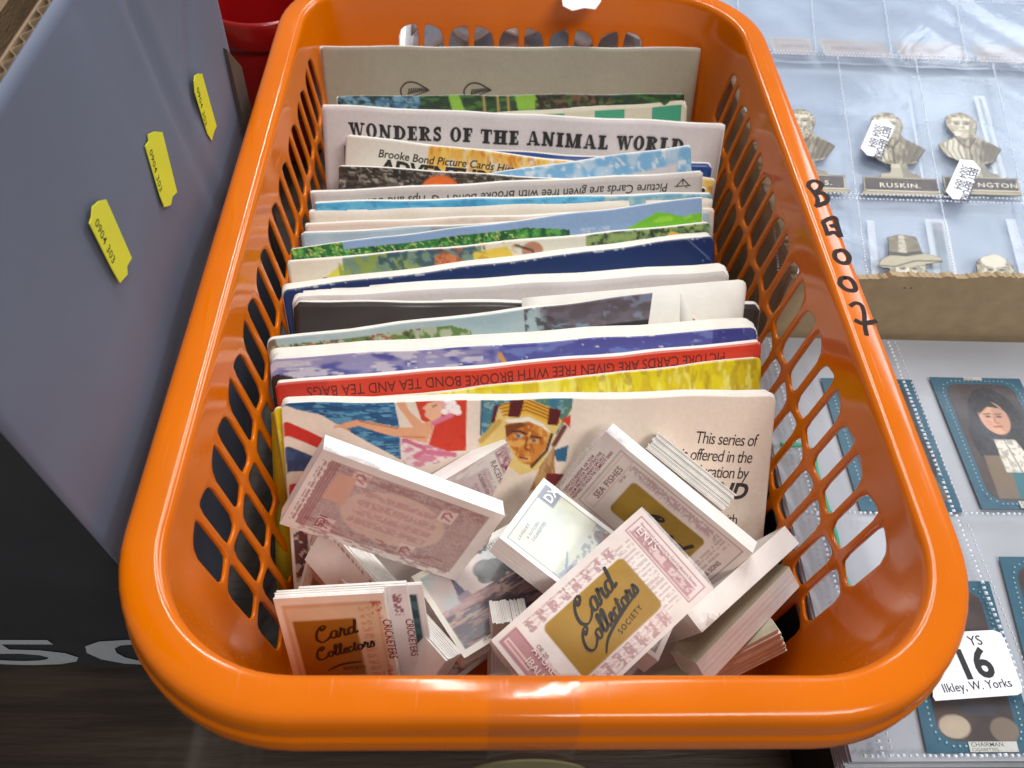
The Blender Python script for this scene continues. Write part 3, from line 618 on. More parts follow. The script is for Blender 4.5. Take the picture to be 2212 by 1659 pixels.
fold = [s18(w18-.05, -.02, .02), s18(w18+.35, -1.0, .35), s18(w18+1.2, -1.85, .9), s18(w18+1.5, -2.6, 1.0), s18(w18+.2, -3.2, .15), s18(w18-.1, -1.6, .03)]
mk('curled_corner', fold, [(0, 5, 1), (5, 2, 1), (5, 4, 2), (4, 3, 2)], PAPER, t18, smooth=True, solid=-.03)
pr = Print(lambda x, y, e: tuple(np.array(fold[5])*(1-x)*(1-y)+np.array(fold[1])*x*(1-y)*.5+np.array(fold[1])*x*.5*(1-y)+np.array(fold[4])*(1-x)*y+np.array(fold[2])*x*y-np.array([0, .05+e, -.05])), .03)
pr.text('OR', .3, .55, .5, (200, 40, 40), bold=.01, rot=-.6); pr.done(t18, 'red_lettering')
# 19 purple-blue
def art(c):
    w = c.w; X = c.X/w; c.blend(np.ones(c.X.shape), (84, 86, 158)); c.noise((.5, 1.1), .5, .12, (156, 150, 188), .9, X < .45); c.noise((.25, .9), .58, .08, (204, 196, 208), .9, X < .42); c.noise((.3, 1.0), .6, .08, (120, 134, 196), .7, X > .4); c.noise((.12, .3), .8, .05, (220, 216, 222), .9)
    c.blend(X > .9, (48, 52, 128), .8); c.poly([(w*.447, .35), (w*.455, .3), (w*.475, 1.1), (w*.463, 1.2)], (206, 150, 76)); c.poly([(w*.462, 1.0), (w*.475, 1.0), (w*.478, 1.3), (w*.468, 1.3)], (236, 224, 214)); c.ell(w*.597, 1.0, .35, .3, (28, 30, 60)); c.blend((c.Y > .55+X*6) & (X < .07), (46, 34, 34))
album('thick album with a violet blue streaked cover, behind the red one', z3(10, 728, 9.4), z3(2098, 592, 9.4), 34, art, 1.7, .065, .6, 8, .35, .18, seed=20, rise=.3)
# 20 red
def art(c): c.blend(np.ones(c.X.shape), (212, 62, 34)); c.noise(2, .5, .5, (204, 52, 30), .6); c.blend(c.X < c.w*.1, (176, 40, 34), .6); c.rect(0, 0, c.w, .05, (225, 190, 180), .7)
album('red album with an upside-down line of dark capitals along its top', z3(35, 834, 9.25), z3(2114, 657, 9.25), 35, art, 1.7, .12, .3, 3, .15, .16, seed=21, over=lambda p, w: p.text('PICTURE CARDS ARE GIVEN FREE WITH BROOKE BOND TEA AND TEA BAGS', w-1.55, -.28, .62, (98, 24, 16), rot=math.pi, sx=.80, bold=.004))
# 21 yellow
def art(c):
    c.blend(np.ones(c.X.shape), (226, 208, 20)); c.noise((.9, .35), .52, .15, (206, 180, 24), .8); c.noise((1.2, .3), .62, .08, (240, 232, 120), .7); c.noise((.8, .3), .62, .08, (168, 134, 30), .6, c.X > c.w*.6); c.rect(0, 1.35, c.w, 4, (190, 176, 24), .4)
album('yellow album with brushed golden streaks, between the red one and the front one', z3(30, 940, 8.8), z3(2114, 722, 9.1), 35, art, 2.4, .07, .25, 3, .2, .12, seed=22, over=lambda p, w: p.text('Picture Cards', w-3.9, -1.0, .62, (70, 66, 26), rot=math.pi, sx=.9))
# 22 front cover (flag, dancer, desert rider) - a plain stand-in design in the same colours
def fpx(surfA, U, Vv, N, px, py, z0):   # photo point -> (u, v) on the cover plane
    d = ray(px, py); A0 = surfA; t = ((A0-CPOS)@N)/(d@N); p = CPOS+t*d-A0; return p@U, -(p@Vv)
fa, fb = (ZG(58, 48), 9.2), (ZG(2112, 12), 9.2)
_A = at(*fa[0], 9.2); _B = at(*fb[0], 9.2); _U = (_B-_A)/np.linalg.norm(_B-_A); _V = np.array([0, math.sin(math.radians(37)), math.cos(math.radians(37))]); _V -= _U*(_V@_U); _V /= np.linalg.norm(_V); _N = np.cross(_U, _V)
def Q5(*pts): return [fpx(_A, _U, _V, _N, *ZF(x, y), 0) for x, y in pts]
def QG(*pts): return [fpx(_A, _U, _V, _N, *ZG(x, y), 0) for x, y in pts]
def art(c):
    c.blend(np.ones(c.X.shape), (232, 216, 200)); c.noise(2, .5, .6, (224, 206, 190), .5)
    BL, RD, DB = (44, 104, 148), (196, 46, 38), (40, 66, 104)
    big = Q5((100, 120), (400, 80), (850, 75), (890, 260), (900, 490), (640, 350), (360, 200), (200, 165)); c.poly(big, BL); mk_ = c.inside(big); c.noise((.1, .5), .5, .15, (26, 74, 118), .9, mk_); c.noise((.1, .5), .6, .08, (100, 160, 190), .8, mk_)
    c.poly(Q5((108, 228), (300, 320), (470, 405), (385, 445), (115, 325)), RD); c.poly(Q5((120, 395), (330, 490), (270, 580), (135, 575)), DB); c.poly(Q5((150, 660), (235, 655), (150, 800)), RD)
    c.noise(.3, .55, .1, (60, 92, 130), .6, c.inside(Q5((120, 395), (330, 490), (270, 580), (135, 575))))
    low = QG((110, 590), (170, 560), (170, 760), (125, 790)); c.poly(low, (110, 56, 44)); c.noise(.2, .5, .1, (60, 70, 96), .8, c.inside(low)); c.noise(.2, .6, .1, (214, 196, 170), .8, c.inside(low))
    red = Q5((985, 65), (1345, 62), (1338, 440), (1080, 440), (1110, 260), (1040, 230)); c.poly(red, (206, 56, 34)); c.noise(.3, .6, .1, (190, 40, 28), .6, c.inside(red))
    sk = (224, 164, 124)
    c.poly(Q5((850, 75), (915, 75), (960, 170), (1050, 250), (1110, 230), (1105, 300), (1075, 385), (910, 340), (830, 330), (620, 265), (520, 290), (445, 275), (600, 225), (700, 235), (880, 275), (985, 275), (900, 160)), sk)
    c.line(Q5((500, 275), (555, 300)), .06, sk); c.line(Q5((485, 268), (455, 285)), .06, sk); c.line(Q5((620, 232), (880, 282)), .04, (150, 92, 66)); c.line(Q5((905, 338), (1060, 345)), .06, (200, 120, 84))
    c.poly(Q5((1085, 115), (1150, 100), (1185, 140), (1170, 210), (1120, 245), (1060, 200), (1070, 165), (1045, 150)), (232, 180, 146)); c.poly(Q5((1150, 100), (1230, 95), (1300, 150), (1290, 190), (1200, 200), (1180, 140)), (224, 170, 170))
    for x, y in ((1215, 105), (1250, 120), (1225, 145), (1275, 150), (1285, 180), (1195, 175), (1250, 175)): c.ell(*Q5((x, y))[0], .14, .12, (248, 238, 236))
    c.line(Q5((1120, 250), (1180, 225), (1240, 200)), .18, (214, 120, 150)); c.line(Q5((1115, 140), (1140, 130)), .05, (90, 50, 40))
    tu = Q5((905, 340), (1070, 390), (1270, 460), (1150, 520), (950, 560), (905, 480)); c.poly(tu, (226, 210, 206)); c.noise((.15, .4), .52, .1, (206, 120, 146), .9, tu and c.inside(tu)); c.line(Q5((1000, 470), (1060, 440), (1260, 465)), .2, (206, 110, 140)); c.line(Q5((920, 360), (1020, 400), (1060, 420)), .15, (200, 104, 130))
    c.line(Q5((1120, 270), (1085, 390)), .05, (236, 190, 160))
    sq = Q5((1445, 55), (2058, 52), (2050, 150), (1950, 330), (1435, 335)); c.poly(sq, (54, 118, 150)); c.noise((.5, .15), .5, .15, (90, 130, 100), .9, c.inside(sq)); c.noise(.2, .62, .08, (150, 184, 190), .7, c.inside(sq)); c.line(Q5((1445, 60), (1437, 330)), .06, (30, 60, 90))
    # headcloth and face
    c.poly(Q5((1560, 140), (1740, 75), (1900, 150), (1985, 240), (1900, 400), (1840, 560), (1700, 600), (1560, 480), (1420, 400), (1530, 230)), (226, 196, 120)); c.poly(Q5((1570, 120), (1740, 80), (1940, 170), (1980, 260), (1900, 265), (1760, 190), (1600, 200)), (232, 176, 52))
    for k in range(4): c.line(Q5((1560+10*k, 130+22*k), (1740, 88+24*k), (1960-8*k, 190+18*k)), .06, (150, 90, 30))
    c.poly(Q5((1600, 225), (1760, 210), (1860, 260), (1920, 330), (1880, 300), (1760, 250), (1620, 250)), (240, 232, 214)); c.poly(Q5((1610, 250), (1760, 240), (1850, 280), (1900, 340), (1870, 430), (1780, 540), (1700, 510), (1620, 380)), (206, 130, 50)); fm = c.inside(Q5((1610, 250), (1760, 240), (1850, 280), (1900, 340), (1870, 430), (1780, 540), (1700, 510), (1620, 380)))
    c.noise((.3, .2), .56, .1, (170, 92, 34), .8, fm); c.noise(.25, .62, .08, (232, 176, 90), .8, fm); c.poly(Q5((1600, 260), (1700, 245), (1750, 265), (1680, 290), (1610, 350)), (120, 66, 30))
    c.ell(*Q5((1695, 335))[0], .17, .07, (206, 196, 176)); c.ell(*Q5((1800, 370))[0], .15, .06, (190, 170, 140)); c.ell(*Q5((1690, 335))[0], .08, .07, (70, 90, 120)); c.ell(*Q5((1796, 370))[0], .07, .06, (60, 70, 90))
    c.line(Q5((1650, 305), (1700, 302), (1740, 322)), .09, (80, 40, 20)); c.line(Q5((1775, 340), (1840, 352)), .09, (80, 40, 20)); c.line(Q5((1750, 350), (1735, 420), (1760, 430)), .08, (130, 66, 26)); c.line(Q5((1700, 480), (1750, 490)), .07, (120, 44, 30)); c.line(Q5((1780, 545), (1880, 440), (1915, 330)), .12, (70, 40, 24))
    for p in (((1640, 75), (1735, 75), (1700, 210), (1620, 205)), ((1900, 150), (1980, 165), (1955, 270), (1885, 265)), ((1530, 130), (1560, 125), (1530, 250), (1505, 245))): c.poly(Q5(*p), (88, 26, 26))
    c.poly(Q5((1980, 230), (2042, 195), (2035, 285)), (206, 60, 44)); c.line(Q5((2000, 280), (1930, 400)), .2, (110, 60, 40)); c.poly(Q5((1920, 440), (2025, 400), (2010, 510), (1950, 510)), (44, 100, 130)); fl_ = Q5((1840, 540), (1930, 400), (1940, 620), (1760, 720)); c.poly(fl_, (190, 150, 96)); c.noise((.6, .12), .5, .12, (150, 96, 60), .8, c.inside(fl_)); c.poly(Q5((1880, 590), (2000, 595), (1940, 680), (1870, 640)), (110, 30, 34)); c.line(Q5((1560, 240), (1440, 370)), .22, (196, 160, 80))
def ov(p, w):
    K = (54, 44, 44)
    def tx(s, x, y, size, **k):
        (u, v_), (u2, v2) = QG((x, y), (x+100, y+6)); p.text(s, u, -v_, size, K, rot=-math.atan2(v2-v_, u2-u)*0.6, align='RIGHT', **k)
    tx('This series of', 2030, 222, .74, spacing=.88, sx=.74, shear=.12); tx('is offered in the', 2012, 292, .74, spacing=.88, sx=.74, shear=.12)
    tx('education by', 1995, 358, .74, spacing=.88, sx=.74, shear=.12); tx('BROOKE BOND', 1985, 440, .95, bold=.04, shear=.25, sx=.9); tx('with', 1952, 545, .62, spacing=.88, sx=.86)
album('front album with a painted flag, dancer and man in a headcloth on a cream cover', fa, fb, 37, art, 8.6, .05, .4, 7, .3, .0, rise=.12, seed=23, gloss=True, over=ov)
# narrow yellow album just peeping out at the left behind the front one
def art(c): c.blend(np.ones(c.X.shape), (206, 170, 26)); c.noise((.9, .4), .5, .2, (170, 130, 20), .6)
album('golden yellow album peeping out at the left edge behind the front album', (ZG(16, 70), 8.25), (ZG(1200, 108), 8.2), 37, art, 1.0, .25, .08, 1, .2, 0, width=18.6, seed=24)

# ================================================================ CARD PACKS
CARDEDGE = mat('card_edges', (230, 226, 220), rough=0.5, noise=0.1, nscale=160, bump=0.1)
CARDWRAP = mat('wrapped_card_edges', (238, 236, 232), rough=0.25, noise=0.05, nscale=60, bump=0.25, bscale=90, coat=0.3)
CARDFACE = mat('card_print', (0, 0, 0), rough=0.34, attr=True, noise=0.05, nscale=160, bump=0.18, bscale=60, coat=0.08)
WRAP = film('cellophane', (240, 236, 238), 0.30, 0.14, bump=0.6, bscale=120, gloss=0.3)
def framep(o, x, y):
    o = np.array(o, float); x = np.array(x, float); x /= np.linalg.norm(x); y = np.array(y, float); y -= x*(x@y); y /= np.linalg.norm(y)
    return o, np.stack([x, y, np.cross(x, y)], 1)
def pack(label, o, R, L, W, T, art, edges=True, over=None, res=0.05, wrap=True, seed=1, slide=0.012, flaps=()):
    """a bundle of cards: face in the plane z=0 of frame R at o, x along L, y along W, the bundle below"""
    o = np.array(o); rs = np.random.RandomState(seed)
    loc = lambda x, y, z=0.0: o+R@np.array([x, y, z])
    t = thing('card_pack', label, 'cards', loc(L/2, W/2, -T), 'packs of collectors cards heaped in the basket')
    cv = Canvas(L, W, res, seed=seed); art(cv)
    P = np.array([[loc(x, W-y, 0.014+0.010*math.sin(x*2.1+seed)*math.sin(y*1.7)) for x in np.linspace(0, L, cv.W)] for y in np.linspace(0, W, cv.H)])
    v, f = gridvf(P); mk('top_card', v, f, CARDFACE, t, smooth=True, cols=cv.a.reshape(-1, 3))
    a = Acc(); n = max(3, int(T/(0.055 if edges else 0.1))); z = -0.0
    if not edges: slide = 0.004
    for k in range(n):
        th = T/n; dx, dy = rs.uniform(-slide, slide, 2)*(2.2 if edges else 1); g = (0.16 if edges else 0.02)*th
        if k == 0: dx = dy = 0
        vv_, ff_ = boxvf((dx, dy, z-th+g), (L+dx, W+dy, z)); a.add([loc(*p) for p in vv_], ff_); z -= th
    mk('card_stack', a.v, a.f, CARDEDGE if edges else CARDWRAP, t)
    if over:
        pr = Print(lambda x, y, e: loc(x, y, e+0.022)); over(pr); pr.done(t, 'card_lettering', 0.4)
    if wrap:                                    # torn ends of the clear wrapper
        for (x0, y0, x1, y1) in flaps:          # along an edge of the top face, standing out
            m_ = 7; d = np.array([x1-x0, y1-y0]); nn = np.array([d[1], -d[0]])/np.linalg.norm(d); top = []; bot = []
            if (nn@np.array([(x0+x1)/2-L/2, (y0+y1)/2-W/2])) < 0: nn = -nn
            for i in range(m_):
                s_ = i/(m_-1); e = 0.08+0.22*rs.rand()*math.sin(math.pi*s_)+0.06*rs.rand()
                top.append(loc(x0+d[0]*s_, y0+d[1]*s_, 0.01)); bot.append(loc(x0+d[0]*s_+nn[0]*e, y0+d[1]*s_+nn[1]*e, -0.05-0.5*T*rs.rand()))
            mk('wrapper_end', top+bot, [(i, i+1, m_+i+1, m_+i) for i in range(m_-1)], WRAP, t, smooth=True)
    return t, loc
MV, MV2, PK = (148, 108, 114), (178, 148, 150), (226, 219, 213)
def art_plain(c): c.blend(np.ones(c.X.shape), PK); c.noise(1.5, .5, .5, (212, 194, 186), .6)
def art_gold(c):
    art_plain(c); w, h = c.w, c.h
    c.rect(.16, .2, .9, h-.25, (166, 112, 118)); c.rect(.22, .26, .84, h-.31, (180, 134, 138)); c.rect(.3, .3, .5, h*.42, (222, 200, 196)); c.rect(.36, .34, .44, h*.42-.04, (184, 120, 124))
    c.rect(w-.98, .22, w-.18, h-.22, (170, 118, 124)); c.rect(w-.94, .26, w-.22, h-.26, (224, 208, 204)); c.rect(w-.9, .3, w-.84, h-.3, (170, 118, 124), .7); c.rect(w-.86, .4, w-.5, h-.4, (176, 132, 136), .95); c.noise(.16, .55, .08, (222, 200, 196), .8, (c.X > w-.84) & (c.X < w-.52) & (c.Y > .5))
    for a, b in ((.25, h*.19), (h*.82, h-.15)): c.words(1.15, a, w-1.75, b, .5, MV, .75, True); c.words(1.2, a, w-1.75, b, .16, (196, 150, 152), .6)
    c.words(w-1.75, .5, w-1.05, h-.5, .17, MV2, .6)
    gx0, gx1, gy0, gy1 = w*.225, w*.755, h*.215, h*.80; r = .22
    dx = np.maximum(np.maximum(gx0+r-c.X, c.X-gx1+r), 0); dy = np.maximum(np.maximum(gy0+r-c.Y, c.Y-gy1+r), 0); c.blend(np.clip((r-np.hypot(dx, dy))/.05+.5, 0, 1), (160, 122, 34))
    c.noise(1.2, .5, .5, (146, 110, 28), .5, np.hypot(dx, dy) < r)
def ov_gold(L, W, sx=0):
    def f(p):
        K = (28, 22, 18)
        script(p, 'Card', L*.36, W*.54, .78, K, rot=.14); script(p, 'Collectors', L*.31, W*.335, .64, K, rot=.14)
        p.stroke([(L*.385, W*.235), (L*.44, W*.32), (L*.54, W*.385), (L*.70, W*.45)], .09, K, taper=True)
        p.text('SOCIETY', L*.50, W*.265, .26, K, spacing=1.3, rot=.14, sx=.9)
    return f
def boxfit(o, Rl): return np.array(o), np.array(Rl)
# P5 : the gold pack on top of the heap
def Rn(x, n):
    x = np.array(x, float); n = np.array(n, float); n /= np.linalg.norm(n); x -= n*(x@n); x /= np.linalg.norm(x); return np.stack([x, np.cross(n, x), n], 1)
PACKDATA = {"P1": [[-8.89, 7.477, 9.447], [[0.8763, 0.4757, 0.076], [-0.0801, 0.2996, -0.9507], [-0.4751, 0.827, 0.3006]], 0.58], "P3": [[-1.413, 7.276, 8.949], [[0.7998, 0.4839, 0.3552], [-0.5426, 0.8359, 0.0829], [-0.2568, -0.2591, 0.9311]], 0.98], "P4": [[-2.546, 4.018, 6.238], [[0.8244, -0.5561, 0.106], [0.5559, 0.8306, 0.0334], [-0.1066, 0.0314, 0.9938]], 0.77], "P5": [[0.65, 1.25, 7.529], [[0.7605, -0.6494, 0.0059], [0.6156, 0.718, -0.3247], [0.2067, 0.2506, 0.9458]], 1.19], "P6": [[1.099, 10.729, 6.529], [[0.7657, 0.4033, -0.5011], [-0.593, 0.1408, -0.7928], [-0.2492, 0.9042, 0.347]], 0.71], "P10": [[2.694, 2.5, 5.078], [[0.8723, -0.1666, -0.4596], [0.3273, 0.8974, 0.2959], [0.3632, -0.4086, 0.8374]], 1.33], "P11": [[-9.483, 6.431, 3.207], [[0.6145, 0.2676, -0.7422], [-0.7163, 0.5835, -0.3827], [0.3307, 0.7667, 0.5502]], 0.9], "P12": [[-9.445, 7.137, 4.505], [[0.6761, 0.4687, -0.5685], [-0.7365, 0.4094, -0.5385], [-0.0197, 0.7828, 0.622]], 1.11], "P14": [[-0.339, 5.204, 8.304], [[0.0106, -0.1163, 0.9932], [-0.303, 0.9461, 0.1141], [-0.9529, -0.3022, -0.0252]], 1.27]}
def PD(k): o, R, t = PACKDATA[k]; return np.array(o), np.array(R), t
o, R, t_ = PD('P5')
def ov5(p):
    ov_gold(6.8, 3.6)(p)
    for s_, x, y, z_ in (('IBALL', .42, 1.9, .34), ('ATURES', .8, 2.0, .34)): p.text(s_, x, y+.5, z_, (226, 204, 198), rot=-math.pi/2, bold=.02)
    p.text('OF 20', .99, 2.5, .2, MV, rot=-math.pi/2, bold=.01); p.text('ENTS', 6.1, 3.15, .4, (228, 210, 206), rot=-math.pi/2, bold=.02)
    p.text('Reproduced and printed by Card Collectors Society', 6.38, 3.2, .13, MV, rot=-math.pi/2); p.text('Card Collectors Society London', 6.28, 2.7, .11, MV, rot=-math.pi/2)
pack('pack of cards with gold Card Collectors Society label lying on top of the heap', o, R, 6.8, 3.6, .55, art_gold, False, ov5, .04, flaps=[(6.8, 3.6, 6.8, 0), (0, 0, 0, 3.6)], seed=3)
# P1
def art1(c):
    art_plain(c); w, h = c.w, c.h; c.rect(.45, .3, w-.45, h-.3, (170, 142, 142)); c.noise((.07, .07), .5, .1, (196, 174, 168), .7, (c.X > .5) & (c.X < w-.5) & (c.Y > .35) & (c.Y < h-.35)); c.noise(.5, .5, .3, (184, 158, 152), .5, (c.X > .45) & (c.X < w-.45) & (c.Y > .3) & (c.Y < h-.3))
    for k in range(4): c.rect(.44+.09*k, .3, .48+.09*k, h-.3, (140, 58, 62), .85)
    c.words(.14, .4, .42, h-.4, .12, (150, 80, 84), .7, True)
    c.ell(w*.5, h*.52, 1.9, 1.15, (206, 178, 166)); c.words(w*.28, h*.28, w*.72, h*.74, .42, (182, 138, 138), .7); c.words(w*.3, h*.3, w*.7, h*.74, .14, (190, 150, 148), .5)
    for x, y in ((1.35, h-.62), (4.4, h-.62), (1.6, .62), (5.0, .9)): c.rect(x-.3, y-.3, x+.3, y+.3, (220, 196, 188)); c.line([(x-.14, y+.15), (x-.16, y-.1), (x, y-.18), (x+.15, y-.05)], .07, (160, 96, 102)); c.line([(x-.1, y+.05), (x+.16, y+.16)], .06, (160, 96, 102))
    c.poly([(.85, .75), (1.5, .6), (1.6, 1.9), (.8, 1.9)], (206, 160, 140)); c.noise((.1, .3), .55, .1, (150, 90, 96), .6, (c.Y > h-.75) & (c.X > .6) & (c.X < w-.5)); c.noise((.1, .3), .55, .1, (150, 90, 96), .5, (c.Y < .7) & (c.Y > .3) & (c.X > .6) & (c.X < w-.5))
o, R, t_ = PD('P1')
pack('mauve printed pack leaning against the front album at the left', o, R, 6.8, 3.6, .75, art1, False, lambda p: p.text('ICS', 1.05, 1.0, .4, (140, 80, 86), rot=-math.pi/2, bold=.01), .045, flaps=[(6.8, 3.6, 6.8, 0), (0, 3.6, 2.0, 3.6)], seed=4)
# P3
def art3(c):
    w, h = c.w, c.h; c.blend(np.ones(c.X.shape), (236, 234, 230)); c.rect(.2, .2, w-.2, h-.2, (110, 112, 118)); c.rect(.24, .24, w-.24, h-.24, (206, 208, 192)); m_ = (c.X > .24) & (c.X < w-.24) & (c.Y > .24) & (c.Y < h-.24)
    c.noise(1.2, .5, .3, (220, 220, 190), .7, m_); c.noise(.8, .6, .2, (190, 198, 196), .6, m_)
    for x, y, r, q in ((3.0, 2.75, .42, 1), (3.35, 2.6, .5, 1), (3.6, 2.9, .4, 1)): c.ell(x, y, r, r*.9, (136, 142, 162), .8)
    c.poly([(2.2, 2.2), (2.28, 2.2), (2.6, 2.9), (2.5, 2.95)], (150, 156, 170)); c.noise(.25, .5, .15, (150, 156, 176), .8, (c.X > 2.7) & (c.X < 4.2) & (c.Y > 2.2) & m_)
    for x, y, r in ((3.1, .65, .4), (3.5, .5, .45), (3.6, 1.2, .5), (4.1, 1.0, .6)): c.ell(x, y, r, r*.8, (138, 124, 132), .8)
    c.noise(.3, .5, .1, (186, 140, 104), .7, (c.X > 3.1) & (c.Y < 1.7) & m_); c.rect(.24, .24, .95, .98, (134, 136, 148)); c.poly([(2.6, 2.5), (3.0, 2.1), (3.7, 2.2), (4.4, 2.6), (4.4, 3.3), (2.4, 3.3)], (150, 154, 170), .8); c.poly([(2.9, 1.9), (3.3, 1.3), (3.8, 1.2), (4.6, 1.6), (4.6, 2.1)], (186, 146, 112), .75); c.noise(.14, .56, .08, (110, 112, 130), .6, (c.X > 2.6) & (c.X < w-.24) & m_)
o, R, t_ = PD('P3')
def ov3(p):
    p.text('DX', .78, 2.72, .52, (236, 236, 234), bold=.03, rot=math.pi/2); p.text('LAMBERT', .62, .45, .17, (150, 154, 166), rot=math.pi/2, spacing=1.3); p.text('& BUTLERS', .85, .75, .15, (160, 164, 174), rot=math.pi/2, spacing=1.3); p.text('CIGARETTES', 1.06, .8, .16, (150, 154, 166), rot=math.pi/2, spacing=1.2)
pack('white bordered pack marked DX with a pale cottage scene, thick and square', o, R, 6.8, 3.6, .95, art3, False, ov3, .045, seed=5, flaps=[])
# P6
def art6(c):
    art_plain(c); w, h = c.w, c.h; c.rect(.85, .2, w-.25, h-.2, MV, .9); c.rect(.89, .24, w-.29, h-.24, (220, 206, 198)); c.rect(1.0, .3, 1.5, h-.4, (190, 150, 150), .7); c.rect(1.04, .34, 1.46, h-.44, (222, 208, 200)); c.words(1.5, .4, w-1.2, .85, .5, (176, 140, 150), .7, False); c.words(1.9, .35, w-1.2, .8, .13, MV2, .6, True); c.words(w-1.15, .4, w-.7, h-.4, .15, MV2, .7, True)
    gx0, gx1, gy0, gy1 = 1.95, 5.4, .95, 2.75; r = .22; dx = np.maximum(np.maximum(gx0+r-c.X, c.X-gx1+r), 0); dy = np.maximum(np.maximum(gy0+r-c.Y, c.Y-gy1+r), 0); c.blend(np.clip((r-np.hypot(dx, dy))/.05+.5, 0, 1), (158, 124, 40)); c.noise(1, .5, .3, (136, 106, 34), .7, np.hypot(dx, dy) < r)
o, R, t_ = PD('P6')
def ov6(p):
    for k, s_ in enumerate(('SURFACE IS ADHESIVE. ASK YOUR', 'TOBACCONIST FOR THE ATTRACTIVE', 'ALBUM (PRICE ONE PENNY) SPECIALLY', 'PREPARED TO HOLD THE COMPLETE SERIES')): p.text(s_, .26+.15*k, .1, .165, (150, 60, 84), rot=math.pi/2, sx=.92, bold=.005)
    p.text('SEA FISHES', 1.4, .9, .36, MV, rot=math.pi/2, bold=.01, spacing=1.1); p.text('OF 50', 1.66, 2.2, .16, MV, rot=math.pi/2)
    script(p, 'Card', 2.9, 1.35, .85, (30, 28, 30)); p.text('PLAYER & SONS', 6.35, .5, .26, MV, rot=math.pi/2, bold=.01)
pack('fishes pack with gold label leaning against the cream part of the front album', o, R, 6.8, 3.6, .7, art6, False, ov6, .045, seed=6, flaps=[(0, 3.6, .9, 3.6), (0, 0, 0, 3.6)])
# P4
def art4(c):
    w, h = c.w, c.h; c.blend(np.ones(c.X.shape), (230, 226, 214)); m_ = (c.X > .22) & (c.X < w-.22) & (c.Y > .25) & (c.Y < h-.25); c.blend(m_, (182, 188, 188)); c.noise(1, .5, .2, (200, 180, 176), .8, m_ & (c.Y < 2)); 
    c.poly([(1.02, 1.75), (1.22, .62), (1.45, 1.75)], (96, 92, 112)); c.poly([(1.0, 1.55), (1.5, 1.5), (1.6, 2.1), (1.0, 2.1)], (150, 136, 146)); 
    for x, y, r in ((2.5, 1.1, .45), (2.85, 1.2, .4), (2.4, 1.4, .35), (2.8, 1.5, .4), (3.6, 1.3, .6), (4.3, 1.2, .7), (5.1, 1.4, .8), (5.9, 1.2, .7)): c.ell(x, y, r, r*.8, (70, 72, 76), .9)
    c.poly([(.22, 2.0), (1.8, 1.75), (3.2, 1.75), (6.6, 1.6), (6.6, h-.25), (.22, h-.25)], (88, 76, 86)); g = m_ & (c.Y > 1.75); c.noise((.18, .6), .5, .15, (168, 134, 130), .8, g); c.noise((.15, .5), .58, .1, (84, 76, 92), .8, g); c.noise((.12, .7), .62, .08, (196, 164, 150), .7, g & (c.Y < 2.6)); c.rect(.22, 1.8, 2.6, 2.05, (178, 144, 146), .6)
o, R, t_ = PD('P4')
pack('church landscape card pack lying flat between the mauve pack and the DX pack', o, R, 6.8, 3.6, .9, art4, False, lambda p: (p.text('LAMBERT & BUTLERS CIGARETTES', 1.5, 3.08, .24, (110, 112, 118), bold=.008, spacing=1.1), p.text('ENGLAND', .6, .32, .15, (110, 110, 110)), p.text('OF 50', .9, .14, .13, (90, 90, 90))), .045, seed=7, flaps=[(6.8, 0, 0, 0)])
# P2 racehorses
def art2(c):
    art_plain(c); w, h = c.w, c.h; c.rect(w-.62, .12, w-.14, h-.15, (140, 50, 72)); c.rect(w-.58, .16, w-.18, h-.19, (222, 204, 204)); c.rect(w-.52, 1.0, w-.3, h-.2, (150, 60, 80)); c.noise(.14, .52, .08, (150, 60, 80), .8, (c.X > w-.6) & (c.X < w-.2) & (c.Y < 1)); c.ell(w-.42, 2.0, .24, .24, (150, 60, 80)); c.ell(w-.42, 2.0, .2, .2, (230, 214, 210)); c.rect(w-2.6, .5, w-1.2, h-.3, (206, 186, 186)); c.words(w-1.6, .6, w-1.05, h-.5, .2, MV2, .6, True); c.poly([(w-3.4, 1.2), (w-2.4, .95), (w-2.0, 1.5), (w-2.2, 3.2), (w-3.6, 3.2)], (168, 150, 60)); c.words(w-2.0, .9, w-1.7, h-.6, .4, MV, .5, True); c.noise((.2, .6), .55, .1, (190, 160, 160), .6, c.Y < .5)
K_ = at(*ZA(1995, 78), 8.0); d1 = at(*ZA(2205, 480), 5.4)-K_; d2 = at(*ZA(1470, 395), 7.5)-K_
o2, R2 = framep(K_, -d2, d1); R2 = Rn(-d2, np.cross(-d2, -d1)); o2 = K_-R2@np.array([6.8, 3.6, 0])
pack('racehorses pack with a pale scroll border, half hidden behind the mauve pack', o2, R2, 6.8, 3.6, .7, art2, False, lambda p: (p.text('RACEHORSES', 5.85, 3.2, .34, MV, rot=-math.pi/2, bold=.008), p.text('A SERIES OF', 5.2, 3.0, .22, MV, rot=-math.pi/2), p.text('50', 6.32, 1.72, .22, (120, 50, 70), rot=-math.pi/2)), .045, seed=8, flaps=[(6.8, 3.6, 6.8, 0)])
def Rx(x, n):
    x = np.array(x, float); x /= np.linalg.norm(x); n = np.array(n, float); n -= x*(x@n); n /= np.linalg.norm(n); return np.stack([x, np.cross(n, x), n], 1)
